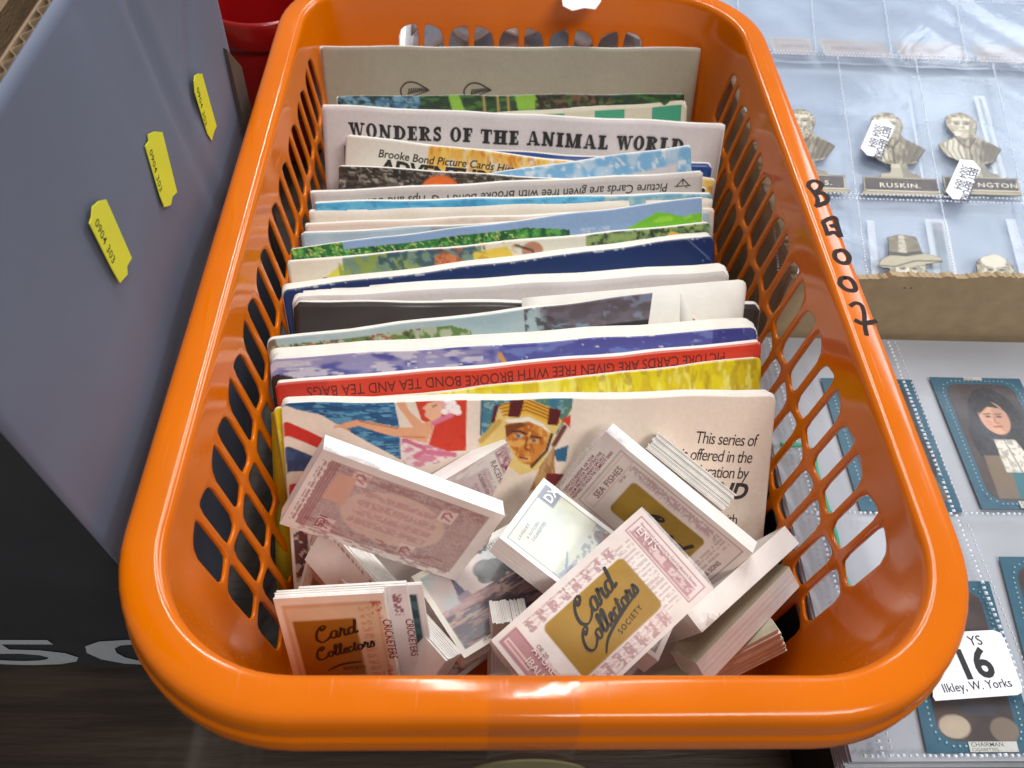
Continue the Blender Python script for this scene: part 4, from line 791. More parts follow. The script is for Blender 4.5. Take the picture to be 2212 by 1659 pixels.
# P8 P9 P7 : packs seen on their edges
def threept(pA, zA, pB, zB, pC, zC):
    A = at(*pA, zA); B = at(*pB, zB); C = at(*pC, zC); return A, B, C
A, B, C = threept(ZE(1505, 692), 7.0, ZE(2185, 70), 7.0, ZE(1488, 505), 7.2)
x = B-A; n_ = C-A; R8 = Rx(x, -n_); L8 = np.linalg.norm(x)    # face normal looks to the lower right
dn = R8[:, 1]; 
if dn[2] > 0: o8 = A-dn*3.6
else: o8 = A+0*dn
pack('white wrapped pack standing on edge, long side up, reaching the right wall', o8 if dn[2] > 0 else A, R8, L8, 3.6, .82, art_plain, False, None, .12, seed=9, flaps=[(L8, 3.6, L8, 0), (0, 3.6, 1.0, 3.6)])
A, B, C = threept(ZE(1465, 905), 6.2, ZE(2115, 235), 6.6, ZE(1180, 965), 5.2)
x = B-A; R9 = Rn(x, np.cross(x, C-A)); L9 = np.linalg.norm(x)
if R9[2, 2] < 0: R9 = Rn(x, -np.cross(x, C-A))
def art9(c): c.blend(np.ones(c.X.shape), (186, 182, 158)); c.noise((.3, 2), .5, .4, (160, 154, 126), .8)
pack('white pack with a greenish face tilted under the edge-on pack at the right', A, R9, L9, 1.5, .95, art9, False, None, .12, seed=10)
A, B, C = threept(ZB(1005, 268), 8.3, ZB(1612, 758), 7.5, ZB(1145, 152), 8.7)
x = B-A; R7 = Rx(x, -(C-A)); L7 = np.linalg.norm(x); d_ = R7[:, 1]
def art7(c): c.blend(np.ones(c.X.shape), (214, 194, 184)); c.words(.5, .25, c.w-.4, .6, .14, (160, 90, 96), .7)
pack('thin pack of cards on edge at the far right, its edges in fine white lines', A-d_*2.6 if d_[2] > 0 else A, R7, L7, 2.6, .8, art7, True, None, .06, seed=11, slide=.02)
for key, lab, T, sd in (('P10', 'pack at the bottom right with many pinkish card edges showing', 1.3, 12),):
    o, R, t_ = PD(key); o = CPOS+(o-CPOS)*1.05; pack(lab, o, R, 6.8, .7, T, art9, True, None, .12, seed=sd, slide=.02)
def art11(c):
    art_plain(c); w, h = c.w, c.h; c.rect(.2, .2, w-.2, h-.2, (196, 166, 150)); c.noise((.14, .14), .5, .1, (216, 196, 184), .8, (c.X > .25) & (c.Y > .25)); c.rect(.7, .9, 3, 2.3, (140, 118, 70)); c.rect(.55, .75, .62, 2.3, (220, 204, 196))
o, R, t_ = PD('P11'); o = o+R[:, 1]*1.3+np.array([0, 0, -.3]); pack('small pack half behind the orange tinted gold pack at the left wall', o, R, 3.3, 2.3, .85, art11, False, None, .06, seed=13, flaps=[(0, 3.6, .0, 0)])
o, R, t_ = PD('P12'); o = o+R[:, 1]*1.8; pack('long white pack running down beside the church landscape pack', o, R, 6.8, 1.8, .95, lambda c: (art_plain(c), c.words(.2, .1, 4, .3, .2, (120, 50, 70), .8)), True, None, .08, seed=14, slide=.012)
o, R, t_ = PD('P14'); o = o+np.array([0, -.2, -1.1]); pack('pack standing upright under the gold labelled pack, striped with card edges', o, R, 6.8, 1.0, 1.27, art_plain, True, None, .12, seed=15, slide=.02)
# P13 : pack with the basket's orange bounce painted into its colours, in the front left corner, with two cards slipping out
A = at(*ZC(42, 542), 9.8); B = at(*ZC(965, 545), 9.9); D_ = at(*ZC(215, 1185), 6.6)
R13 = Rn(A-D_, np.cross(A-D_, A-B)); 
if R13[1, 2] > 0: R13 = Rn(A-D_, -np.cross(A-D_, A-B))
W13 = np.linalg.norm(B-A); yd = R13[:, 1]
o13 = A-R13[:, 0]*6.0
sgn = 1 if yd@(B-A) > 0 else -1
if sgn < 0: pass
# local x runs up the card, local y runs to the left; origin at the bottom right
oB = (A+(B-A)) - R13[:, 0]*6.0 if sgn < 0 else o13
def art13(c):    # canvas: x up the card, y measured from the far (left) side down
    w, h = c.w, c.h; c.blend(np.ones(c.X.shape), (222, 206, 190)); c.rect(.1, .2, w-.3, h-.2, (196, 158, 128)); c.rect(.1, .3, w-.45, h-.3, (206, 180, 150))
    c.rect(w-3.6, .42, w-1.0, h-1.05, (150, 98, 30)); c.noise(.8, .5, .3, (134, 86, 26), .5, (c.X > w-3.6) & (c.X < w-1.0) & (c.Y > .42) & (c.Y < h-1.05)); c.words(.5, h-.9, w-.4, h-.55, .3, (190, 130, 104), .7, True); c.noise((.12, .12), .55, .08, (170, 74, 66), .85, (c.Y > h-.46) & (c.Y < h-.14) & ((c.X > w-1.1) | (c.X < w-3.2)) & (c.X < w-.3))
def ov13(p):
    K = (50, 24, 12); W = W13
    y0 = W-.62
    script(p, 'Card', 6.0-2.0, y0-.35, .62, K, rot=-math.pi/2+.25); script(p, 'Collectors', 6.0-2.8, y0-.25, .5, K, rot=-math.pi/2+.25)
    p.stroke([(6.0-3.3, y0-.6), (6.0-3.05, y0-1.1), (6.0-2.95, y0-1.8)], .07, K, taper=True); p.text('SOCIETY', 6.0-3.3, y0-1.1, .2, K, rot=-math.pi/2)
    p.text('CRICKETERS', 6.0-1.1, .16, .4, (140, 40, 40), rot=math.pi, bold=.006, sx=.8)
t13, l13 = pack('pack with gold label, tinted with painted orange bounce, in the front left corner of the basket', oB, R13, 6.0, W13, .38, art13, True, ov13, .05, seed=16, slide=.015)
for k, (sh, dn_, T, lab) in enumerate(((.68, .42, .22, 'card slipping out to the right of the orange tinted pack, marked CRICKETERS'), (1.12, .72, .12, 'picture card with a teal strip slipping out behind the cricketers card'))):
    o_ = oB-R13[:, 1]*sh-R13[:, 2]*dn_-R13[:, 0]*(.12+.28*k)
    def a_(c, k=k):
        c.blend(np.ones(c.X.shape), (226, 222, 222))
        if k == 0: c.noise((.1, .1), .5, .08, (130, 40, 60), .85, (c.Y > c.h-.5) & (c.Y < c.h-.2) & (c.X > c.w-1.3) & (c.X < c.w-.35))
        else: c.rect(.4, c.h-.45, c.w-.4, c.h-.2, (70, 104, 110)); c.noise(.2, .5, .1, (40, 60, 72), .8, (c.Y > c.h-.45) & (c.Y < c.h-.2) & (c.X < c.w-.4))
    pack(lab, o_, R13, 6.0, W13, T, a_, True, (lambda p: p.text('CRICKETERS', 6.0-1.45, .2, .36, (130, 40, 60), rot=math.pi, bold=.006, sx=.86)) if k == 0 else None, .06, seed=17+k)
# lower packs seen in the gaps
def art_m(c): c.blend(np.ones(c.X.shape), (206, 184, 178)); c.noise((.15, .15), .56, .08, (132, 70, 84), .8); c.rect(0, 0, .15, c.h, PK); c.rect(c.w-.15, 0, c.w, c.h, PK)
A = at(*ZC(1500, 1290), 3.6)
pack('low pack with maroon print in the gap in front of the church landscape pack', A, Rn((.8, .6, 0), (0, -.15, 1)), 6.8, 3.6, 1.2, art_m, True, None, .06, seed=20)
A = at(*ZE(1000, 1000), 5.0)
pack('white pack with a black mark peeping out below the gold labelled pack', A, Rn((.68, .7, 0), (.1, -.1, 1)), 4.4, 2.6, .8, lambda c: c.blend(np.ones(c.X.shape), (226, 222, 224)), True, None, .2, seed=21)
pack('buried pack lying on the basket floor at the left under the others', (-8.4, 4.6, 2.2), Rn((.9, .3, 0), (0, 0, 1)), 6.8, 3.6, 1.3, art_plain, True, None, .2, seed=22)
pack('buried pack lying on the basket floor at the right under the others', (1.6, 3.9, 2.2), Rn((.95, .1, 0), (0, 0, 1)), 6.8, 3.6, 1.3, art_plain, True, None, .2, seed=23)

# ================================================================ GREY BOX AT THE LEFT
GB = mat('grey_print_board', (101, 108, 126), rough=0.6, noise=0.07, nscale=14, bump=0.2, bscale=60)
GD = mat('dark_print_board', (52, 54, 57), rough=0.5, noise=0.12, nscale=25, bump=0.1)
KRAFT = mat('brown_kraft_board', (150, 126, 98), rough=0.75, noise=0.12, nscale=90, bump=0.3, bscale=300, stretch=(1, 1, 4))
XS, YF, YB, ZT = -13.2, 5.6, 27.3, 23.8
gbox = thing('cardboard_box', 'tall grey cardboard box with a dark front, standing left of the basket', 'box', (-24, 16, 0))
# right side liner as a creased grid
ny, nz = 70, 50
P = np.zeros((nz, ny, 3))
for i, z in enumerate(np.linspace(0, ZT, nz)):
    for j, y in enumerate(np.linspace(5.95-.065*z, YB, ny)):
        d1_ = abs((y-18.3)-(ZT-z)*0.22)            # a long dent running down from the top edge
        bump_ = -0.15*math.exp(-(d1_/0.4)**2)*min(1, max(0, z-8)/9)+0.06*math.exp(-((d1_-.9)/0.5)**2)
        bump_ += -0.03*math.exp(-(((y-15.3)-(ZT-z)*0.2)/0.5)**2)
        bump_ += 0.10*math.sin(y*.5)*math.sin(z*.4)-0.12*math.exp(-(((y-22.5)-(z-17)*0.9)/.45)**2)*math.exp(-((z-17.5)/2.2)**2)
        P[i, j] = (XS+bump_, y, z)
P[:, 0, 0] = P[:, -1, 0] = XS
v, f = gridvf(P); mk('side_panel', v, f, GB, gbox, smooth=True, solid=.06)
v, f = boxvf((XS-.36, YF+1.3, 0), (XS-.31, YB, ZT-.05)); mk('inner_liner', v, f, KRAFT, gbox)
# corrugation seen along the top edge
A_a = Acc(); yy = np.linspace(YF+1.3, YB-.1, 420); top = ZT-.06
xs_ = XS-.19+.10*np.sin(yy*2*math.pi/.62)
for k in range(len(yy)-1): A_a.add([(xs_[k], yy[k], top), (xs_[k+1], yy[k+1], top), (xs_[k+1], yy[k+1], top-3), (xs_[k], yy[k], top-3), (xs_[k]+.025, yy[k], top), (xs_[k+1]+.025, yy[k+1], top), (xs_[k+1]+.025, yy[k+1], top-3), (xs_[k]+.025, yy[k], top-3)], [(0, 1, 2, 3), (7, 6, 5, 4), (0, 4, 5, 1)])
mk('corrugated_flute', A_a.v, A_a.f, KRAFT, gbox, label='wavy brown corrugated core along the open top edge')
v, f = boxvf((-46, YF-.01, 0), (XS-.03, YF+.5, ZT)); v = [(a, b+.36-.065*c, c) for a, b, c in v]; mk('front_panel', v, f, GD, gbox, label='dark charcoal front panel printed 50')
v, f = boxvf((-46, YB-.5, 0), (XS-.4, YB, ZT)); mk('back_panel', v, f, KRAFT, gbox)
v, f = boxvf((-46, YF+.5, 0), (-45.4, YB-.5, ZT)); mk('left_panel', v, f, KRAFT, gbox)
pr = Print(lambda x, y, e: (x, YF+.32-.065*y-e, y), .02)
fa_ = aty(-28, 1444, YF+.2)
pr.text('50', fa_[0], .3, 4.6, (190, 192, 196), bold=.015, sx=1.95); pr.done(gbox, 'front_lettering')
for k, (x, lab) in enumerate(((-16.6, 'pale brown card folder standing nearest the side of the grey box'), (-19.0, 'brown card folder second in the grey box'), (-22.0, 'off-white edged folder third in the grey box'), (-25.0, 'brown folder deepest in the grey box'))):
    v, f = boxvf((x, 7, .3), (x+(.9 if k != 2 else .5), 26.5, 19.5-k*.2)); v = [(a+(c*.05), b, c) for a, b, c in v]
    t = thing('card_folder', lab, 'folder', (x, 17, .3), 'folders inside the grey box'); mk('board', v, f, mat('folder_%d' % k, ((140, 112, 92), (110, 84, 68), (186, 176, 164), (120, 96, 82))[k], rough=.6, noise=.15, nscale=60, stretch=(1, 1, .2)), t)
    v, f = boxvf((x+.95, 7.1, .3), (x+1.5, 26.1, 18.8)); v = [(a+(c*.05), b, c) for a, b, c in v]; mk('papers', v, f, PAPER if k == 1 else KRAFT, t)
# yellow price stickers on the box
YL = mat('yellow_sticker', (222, 218, 40), rough=0.45, noise=0.03, nscale=80)
stk = [([(392, 940), (396, 893), (425, 868), (455, 862), (566, 1115), (545, 1150), (548, 1185), (515, 1222), (480, 1160), (383, 965)], (403, 965), (503, 1190)),
       ([(640, 610), (637, 580), (665, 568), (698, 570), (762, 830), (742, 850), (735, 885), (708, 895), (690, 850), (625, 632)], (640, 655), (700, 880)),
       ([(836, 350), (840, 326), (855, 318), (870, 318), (933, 545), (922, 570), (912, 607), (895, 580), (840, 400)], (845, 385), (894, 590))]
SL = [('yellow price sticker 0904 303, the lowest of three on the grey box', ), ('yellow price sticker 0904 303, the middle of three on the grey box', ), ('yellow price sticker 0904 303, the furthest and narrowest of three on the grey box', )]
for (pts, ta, tb), (lab, ) in zip(stk, SL):
    q = [atx(p[0]*.5, p[1]*.5, XS+.16) for p in pts]; q = [(XS+.16, a[1], a[2]) for a in q]; c_ = np.mean(q, axis=0)
    t = thing('price_sticker', lab, 'sticker', c_, 'yellow price stickers on the grey box'); k = len(q)
    vtx = list(q)+[(a+.03, b, c) for a, b, c in q]
    mk('sticker_paper', vtx, [tuple(range(k)), tuple(range(k, 2*k))[::-1]]+[(i, (i+1) % k, k+(i+1) % k, k+i) for i in range(k)], YL, t)
    a0 = atx(ta[0]*.5, ta[1]*.5, XS+.16); a1 = atx(tb[0]*.5, tb[1]*.5, XS+.16); a0[0] = a1[0] = XS+.16
    dd = (a1-a0); Ls = np.linalg.norm(dd); dd /= Ls; up = np.cross([1, 0, 0], dd)
    pr = Print(lambda x, y, e, a0=a0, dd=dd, up=up: tuple(a0+dd*x+up*y+np.array([.032+e, 0, 0])), .004)
    pr.text('0904 303', 0, 0, Ls*.205, (60, 66, 20), sx=.98, bold=.004, spacing=1.05); pr.done(t, 'price_lettering')

# ================================================================ RED POT AND DARK PANEL BEHIND
RED = mat('red_plastic', (150, 16, 20), rough=0.2, noise=0.04, nscale=20, coat=0.4)
pc = at(536, 58, 10.0); rp = 3.5; cxp, cyp = pc[0], pc[1]+rp
pot = thing('plastic_pot', 'glossy red plastic pot with a rolled rim, behind the grey box', 'pot', (cxp, cyp, 0))
def lathe(prof_, n=64): return gridvf(np.array([[(cxp+r*math.cos(a), cyp+r*math.sin(a), z) for a in np.linspace(0, 2*math.pi, n+1)] for r, z in prof_]))
v, f = lathe([(.1, .1), (2.6, .1), (2.75, .3), (3.15, 7.8), (3.2, 8.3)]); mk('pot_body', v, f[:, ::-1], RED, pot, smooth=True)
v, f = lathe([(3.2, 8.3), (3.45, 8.35), (3.55, 8.6), (3.6, 9.2), (3.65, 9.9), (3.6, 10.1), (3.5, 10.2), (3.35, 10.1), (3.25, 9.4), (3.0, 7), (2.6, 1)]); mk('pot_rim', v, f[:, ::-1], RED, pot, smooth=True)
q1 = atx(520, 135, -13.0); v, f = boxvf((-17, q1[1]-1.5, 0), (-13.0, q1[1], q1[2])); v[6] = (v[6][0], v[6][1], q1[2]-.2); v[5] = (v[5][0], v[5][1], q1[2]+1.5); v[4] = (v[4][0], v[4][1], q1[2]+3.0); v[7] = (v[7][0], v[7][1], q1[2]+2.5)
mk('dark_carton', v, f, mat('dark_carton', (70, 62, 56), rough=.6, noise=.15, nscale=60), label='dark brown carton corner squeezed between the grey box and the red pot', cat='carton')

# ================================================================ RIGHT SIDE: SLEEVES AND CARTON
SLV = mat('stacked_sleeves', (174, 186, 202), rough=0.22, noise=0.12, nscale=18, bump=0.6, bscale=30, coat=0.4)
CLR = film('clear_sleeve', (206, 220, 240), 0.22, 0.14, bump=0.8, bscale=14, gloss=0.3)  # pale bluish haze in the film colour stands for window reflections
CLR2 = film('clear_sleeve_front', (222, 226, 238), 0.025, 0.10, bump=0.9, bscale=12, gloss=0.07)
SEAM = mat('sleeve_seam', (222, 230, 244), rough=0.25, noise=0.05, nscale=60)
def sheet(z, x0, x1, y0, y1, mt, nm, parent, wav=.05, n=26, seed=0):
    P = np.array([[(x, y, z+wav*math.sin(x*.7+seed)*math.cos(y*.45+seed*2)+wav*.5*math.sin(x*1.9+y*1.1)) for x in np.linspace(x0, x1, n)] for y in np.linspace(y1, y0, n)])
    v, f = gridvf(P); return mk(nm, v, f, mt, parent, smooth=True)
def seam(acc, p, q, dash=.2, wd=.09, z=.0):
    p, q = np.array(p, float), np.array(q, float); L = np.linalg.norm(q-p); d = (q-p)/L; nn = np.array([-d[1], d[0], 0]); n = int(L/dash)
    for i in range(n):
        j_ = RS.uniform(-.02, .02, 4); a = p+d*(i*dash+.02+j_[0])+nn*j_[1]; b = a+d*dash*(.55+j_[2]*5)
        if j_[3] > .0185: continue
        v = [a-nn*wd/2, b-nn*wd/2, b+nn*wd/2, a+nn*wd/2]; v = [(x, y, z_) for x, y, z_ in v]; top = [(x*.5+(a[0]+b[0])/4, y*.5+(a[1]+b[1])/4, z_+.05) for x, y, z_ in v]
        acc.add(v+top, [(4, 5, 6, 7), (0, 1, 5, 4), (1, 2, 6, 5), (2, 3, 7, 6), (3, 0, 4, 7)])
# -- carton (front wall at y=25.4, left wall x=11.9), torn top edges
carton = thing('open_carton', 'low open brown carton with a torn top edge, holding card sleeves right of basket', 'carton', (28, 40, 0))
def torn(xs, zf, y, th=.35, axis=0):
    n = len(xs); v = []
    for x in xs:
        for (dy, zz) in ((0, 0.0), (0, zf(x)), (th, zf(x)-.06), (th, 0.0)): v.append((x, y+dy, zz) if axis == 0 else (y+dy, x, zz))
    f = []
    for i in range(n-1):
        for k in range(4): f.append((i*4+k, (i+1)*4+k, (i+1)*4+(k+1) % 4, i*4+(k+1) % 4))
    f += [(0, 1, 2, 3), tuple((n-1)*4+k for k in (3, 2, 1, 0))]
    return v, f
rt = np.random.RandomState(3); rn = rt.rand(400)
def tz(x): return 9.45+.10*math.sin(x*1.3)+.12*(rn[int((x-10)*12) % 400]-.5)+max(0, (x-15))*.06+(.18 if 16 < x < 19 else 0)
KRAFT2 = mat('brown_carton_board', (164, 142, 110), rough=0.8, noise=0.10, nscale=120, bump=0.25, bscale=250)
v, f = torn(np.linspace(11.65, 44, 360), tz, 19.9); mk('front_wall', v, f, KRAFT2, carton)
v, f = torn(np.linspace(20.3, 60, 300), lambda y: 9.7+.12*math.sin(y*.9)+.15*(rn[int(y*9) % 400]-.5), 11.65, axis=1); mk('side_wall', v, f, KRAFT2, carton)
v, f = boxvf((43.6, 20.3, 0), (44, 60, 10)); mk('far_wall', v, f, KRAFT2, carton)
v, f = boxvf((12.1, 59.6, 0), (43.5, 60, 10)); mk('back_wall', v, f, KRAFT2, carton)
# -- sleeve page with busts inside the carton
ZP = 9.0
stack = thing('sleeve_stack', 'stack of clear plastic sleeves filling the brown carton under the bust cards', 'sleeves', (28, 42, 1))
for k in range(9):
    v, f = boxvf((12.15+.05*(k % 3), 20.45+.1*(k % 2), 1+k*.82), (43, 59, 1+k*.82+.74)); mk('sleeve', v, f, SLV, stack)
def ghost(x0, y0, x1, y1, z, col, nm_seed, parent):
    c = Canvas(x1-x0, y1-y0, .18, seed=nm_seed); c.blend(np.ones(c.X.shape), (226, 230, 232)); m_ = (c.X > .25) & (c.X < c.w-.25) & (c.Y > .25) & (c.Y < c.h-.25); c.blend(m_, tuple(v_*.72 for v_ in col)); c.noise(1, .56, .2, (150, 170, 186), .7, m_); c.noise(.7, .58, .15, (110, 120, 112), .6, m_); c.noise(.6, .66, .1, (190, 160, 160), .6, m_)
    P = np.array([[(x+.22*(y-(y0+y1)/2), y, z) for x in np.linspace(x0, x1, c.W)] for y in np.linspace(y1, y0, c.H)]); v, f = gridvf(P)
    t = thing('picture_card', GL.pop(0), 'card', ((x0+x1)/2, (y0+y1)/2, z), 'pale picture cards ghosting through the lower sleeve'); mk('card_face', v, f, CARDFACE, t, cols=c.a.reshape(-1, 3), solid=.03)
GL = ['greenish picture card under the sleeve behind the RUSKIN bust', 'greenish picture card under the sleeve behind the NGTON bust', 'greenish card under the sleeve at the right edge above the NGTON bust', 'hazy card under the sleeve between the rim and the top hat head', 'hazy card under the sleeve above and right of the top hat head', 'hazy card under the sleeve above the balding head']
def gp(px, py, z): return at(*ZD(px, py), z)
for (a, b, col) in (((830, 0), (1180, 640), (130, 150, 140)), ((1410, 0), (1720, 640), (130, 150, 140)), ((1960, 0), (2200, 640), (120, 140, 130)), ((560, 940), (800, 1380), (134, 150, 150)), ((990, 930), (1440, 1500), (124, 142, 140)), ((1600, 930), (2000, 1500), (140, 154, 140))):
    p, q = gp(a[0], a[1], 8.7), gp(b[0], b[1], 8.7); ghost(min(p[0], q[0]), max(20.5, min(p[1], q[1])), max(p[0], q[0]), max(p[1], q[1]), 8.62, col, int(a[0]), None)
page = thing('sleeve_page', 'clear plastic page of pockets holding brown bust cards, inside the brown carton', 'sleeves', (28, 34, 8.8))
yA = at(*Z4(900, 280), ZP)[1]; yB = at(*Z4(900, 885), ZP)[1]
sheet(8.82, 12.15, 43, 20.4, yA, CLR, 'back_film', page, .03, 30, 1)
sheet(9.22, 12.15, 43, 20.4, yA, CLR2, 'front_film', page, .06, 40, 2)
a = Acc()
colx = [at(*Z4(x, y), 9.3)[0] for x, y in ((560, 580), (925, 580), (1265, 580))]; dxc = colx[1]-colx[0]
for k in range(-1, 6): sl = .19+.035*k; x = 16.3+4.25*k; seam(a, (x-sl*5.2, 20.5, 9.28), (x+sl*(yA-25.7), yA, 9.28))
for y in (yA, yB, yB-.35): seam(a, (12.6, y, 9.28), (43, y, 9.28))
mk('welded_seam', a.v, a.f, SEAM, page)
page2 = thing('sleeve_page', 'clear plastic page with a row of cream card tops, at the back of the carton', 'sleeves', (28, 48, 8.8))
sheet(9.1, 12.15, 43, yA-.6, 59, CLR, 'front_film', page2, .08, 40, 3)
a = Acc(); cx2 = [at(*Z4(x, y), 9.3)[0] for x, y in ((415, 160), (745, 160), (1075, 160))]; d2c = cx2[1]-cx2[0]
for k in range(-1, 6): x = 17.6+4.6*k; seam(a, (x, yA+.4, 9.25), (x+(.2+.03*k)*6.8, yA+7.2, 9.25))
for y in (yA+.35, yA+7.3, yA+7.7): seam(a, (12.6, y, 9.25), (43, y, 9.25))
mk('welded_seam', a.v, a.f, SEAM, page2)
CLB = ['first cream card beside the orange rim in the back sleeve', 'second cream card from the rim in the back sleeve', 'third cream card from the rim in the back sleeve', 'cream card at the right edge in the back sleeve']
for k, (x0, x1) in enumerate(((235, 395), (455, 722), (785, 1048), (1118, 1400))):
    p, q = at(*Z4(x0, 245), 8.95), at(*Z4(x1, 190), 8.95); x0_, x1_, y0_, y1_ = p[0], q[0], yA+.5, yA+2.4
    t = thing('cigarette_card', CLB[k], 'card', ((x0_+x1_)/2, (y0_+y1_)/2, 8.95), 'cream cards in the back sleeve'); c = Canvas(x1_-x0_, y1_-y0_, .12, seed=k); c.blend(np.ones(c.X.shape), (200, 188, 170)); c.rect(.25, .22, c.w-.25, c.h, (150, 134, 118)); c.rect(.32, .29, c.w-.32, c.h, (194, 172, 158))
    P = np.array([[(x, y, 8.97) for x in np.linspace(x0_, x1_, c.W)] for y in np.linspace(y1_, y0_, c.H)]); v, f = gridvf(P); mk('card_face', v, f, CARDFACE, t, cols=c.a.reshape(-1, 3), solid=.04)
    pr = Print(lambda x, y, e: (x, y, 8.975+e), .004); pr.text("OGDEN'S CIGARETTES", x0_+.6, y1_-1.1, .42, (120, 104, 92), spacing=1.05, sx=.95*(x1_-x0_)/6.2); pr.done(t, 'card_lettering')
# -- bust cards, die-cut
TAN = (168, 156, 128); TD = (96, 84, 68); TL = (204, 194, 166)
def bust(label, ox, oy, z, hair, word, face=True, hat=False, cut=None, wordx=.9, low=False):
    """die-cut card; origin at the bottom left of its plinth"""
    t = thing('bust_card', label, 'card', (ox+2.2, oy+3, z), 'brown die-cut bust cards in the sleeve')
    Wc, Hc = 4.9, 7.6; c = Canvas(Wc, Hc, .055, seed=int(ox*10) % 97); Q = lambda pts: [(x+.3, Hc-y) for x, y in pts]
    hx, hy = (1.85, 6.0) if not hat else (1.85, 4.3)
    head = [(hx+.92*math.cos(a)*(1+.05*math.sin(3*a)), hy+1.2*math.sin(a)+.05*math.cos(5*a)) for a in np.linspace(0, 2*math.pi, 30)[:-1]]
    plinth = [(0, 0), (4.3, 0), (4.3, .28), (4.15, .32), (4.15, 1.45), (.12, 1.45), (.12, .3), (0, .28)]
    ped = [(1.0, 1.4), (3.3, 1.4), (3.15, 1.75), (2.75, 1.85), (2.6, 2.55), (1.7, 2.55), (1.6, 1.85), (1.1, 1.75)]
    body = [(-.1, 4.1), (.3, 3.15), (1.4, 2.5), (2.3, 2.4), (3.3, 2.65), (4.1, 3.9), (3.5, 4.4), (2.9, 4.8), (2.6, 5.3), (1.2, 5.3), (.95, 4.75), (.3, 4.45)]; body = [(2.0+(x-2.0)*.84, y) for x, y in body]
    mask = c.inside(Q(head)); parts = []
    if not hat and not low: parts = [plinth, ped, body]
    if hat: parts = [[(hx-1.5, hy+.15), (hx-1.2, hy+.75), (hx-.7, hy+1.05), (hx+.9, hy+1.2), (hx+1.7, hy+.9), (hx+1.75, hy+.6), (hx+1.2, hy+.45), (hx-.9, hy+.05)], [(hx-.85, hy+.9), (hx-.8, hy+2.25), (hx-.1, hy+2.5), (hx+.65, hy+2.3), (hx+.85, hy+1.1)]]
    for p in parts: mask = np.maximum(mask, c.inside(Q(p)))
    BK, MD, LT = (58, 52, 44), (126, 121, 108), (212, 206, 188)
    c.blend(np.ones(c.X.shape), (164, 158, 138)); c.noise(.35, .55, .2, MD, .7); c.noise((.05, .16), .56, .1, (108, 98, 80), .6)
    if not hat and not low:
        bm_ = c.inside(Q(body)); c.blend(bm_, (170, 162, 138)); c.noise((.5, .25), .5, .15, (124, 114, 94), .85, bm_)
        c.poly(Q([(.6, 4.3), (1.4, 4.8), (1.7, 3.6), (1.5, 2.7), (.7, 3.1)]), LT, .8); c.poly(Q([(2.7, 4.6), (3.8, 4.0), (3.3, 2.9), (2.4, 2.6), (2.7, 3.6)]), (112, 102, 82), .85)
        for k in range(9): x = .2+k*.42; c.line(Q([(x*.8+.7, 4.75-abs(k-4)*.07), (x*.75+.55, 3.7), (x*.5+1.0, 2.55)]), .05 if k % 2 else .09, BK, .75)
        for k in range(34): x = 2.3+k*.055; c.line(Q([(x, 4.5-(x-2.3)*.35), (x-.4, 2.85)]), .02, BK, .5)
        c.line(Q([(1.25, 5.1), (1.5, 4.3), (1.95, 3.9), (2.45, 4.8)]), .09, BK); c.line(Q([(1.55, 5.2), (1.8, 4.5), (2.25, 5.1)]), .05, BK, .8)
        c.blend(c.inside(Q(ped)), (190, 182, 158)); c.poly(Q([(2.3, 1.4), (3.3, 1.4), (3.15, 1.75), (2.75, 1.85), (2.6, 2.55), (2.2, 2.55)]), MD, .8)
        for k in range(5): c.line(Q([(1.0, 1.5+.16*k), (3.3, 1.5+.16*k)]), .04, BK, .7)
        c.blend(c.inside(Q(plinth)), (164, 154, 126)); c.poly(Q([(.25, .38), (4.05, .38), (4.05, 1.3), (.25, 1.3)]), (72, 60, 56)); c.line(Q([(.25, .36), (4.07, .36), (4.07, 1.32)]), .06, (222, 214, 190)); c.line(Q([(.25, .36), (.25, 1.32), (4.05, 1.32)]), .05, BK)
        c.line(Q([(0, .28), (4.3, .28)]), .04, BK, .7)
    hm = c.inside(Q(head)); c.blend(hm, (160, 150, 126)); c.noise((.16, .12), .5, .1, (104, 94, 74), .9, hm); c.noise((.1, .1), .62, .08, (214, 206, 182), .9, hm)
    face_ = Q([(hx-.5, hy-1.0), (hx+.1, hy-1.14), (hx+.5, hy-.85), (hx+.66, hy+.0), (hx+.52, hy+.62), (hx-.36, hy+.7), (hx-.58, hy)]); fm = c.inside(face_); c.blend(fm, LT); c.noise(.3, .55, .2, (184, 174, 148), .7, fm)
    c.poly(Q([(hx+.18, hy-1.1), (hx+.5, hy-.85), (hx+.66, hy), (hx+.52, hy+.6), (hx+.4, hy-.2)]), MD, .75); c.ell(*Q([(hx-.42, hy-.35)])[0], .16, .3, (170, 160, 134), .6)
    for sx in (-.26, .3):
        c.ell(*Q([(hx+sx, hy+.1)])[0], .18, .13, MD, .8); c.line(Q([(hx+sx-.17, hy+.26), (hx+sx, hy+.33), (hx+sx+.17, hy+.25)]), .07, BK); c.ell(*Q([(hx+sx, hy+.1)])[0], .1, .06, BK); c.line(Q([(hx+sx-.13, hy+.14), (hx+sx+.13, hy+.14)]), .04, BK)
    c.line(Q([(hx+.08, hy+.2), (hx+.12, hy-.2), (hx-.04, hy-.3), (hx+.12, hy-.34)]), .06, (118, 106, 84)); c.line(Q([(hx-.2, hy-.6), (hx, hy-.56), (hx+.24, hy-.61)]), .07, (96, 72, 60)); c.line(Q([(hx-.08, hy-.76), (hx+.12, hy-.76)]), .05, MD)
    if hair == 'beard': b_ = c.inside(Q([(hx-.55, hy-.4), (hx+.6, hy-.4), (hx+.5, hy-1.3), (hx, hy-1.7), (hx-.5, hy-1.2)])); c.blend(b_, (190, 182, 160)); c.noise((.14, .05), .5, .1, BK, .7, b_)
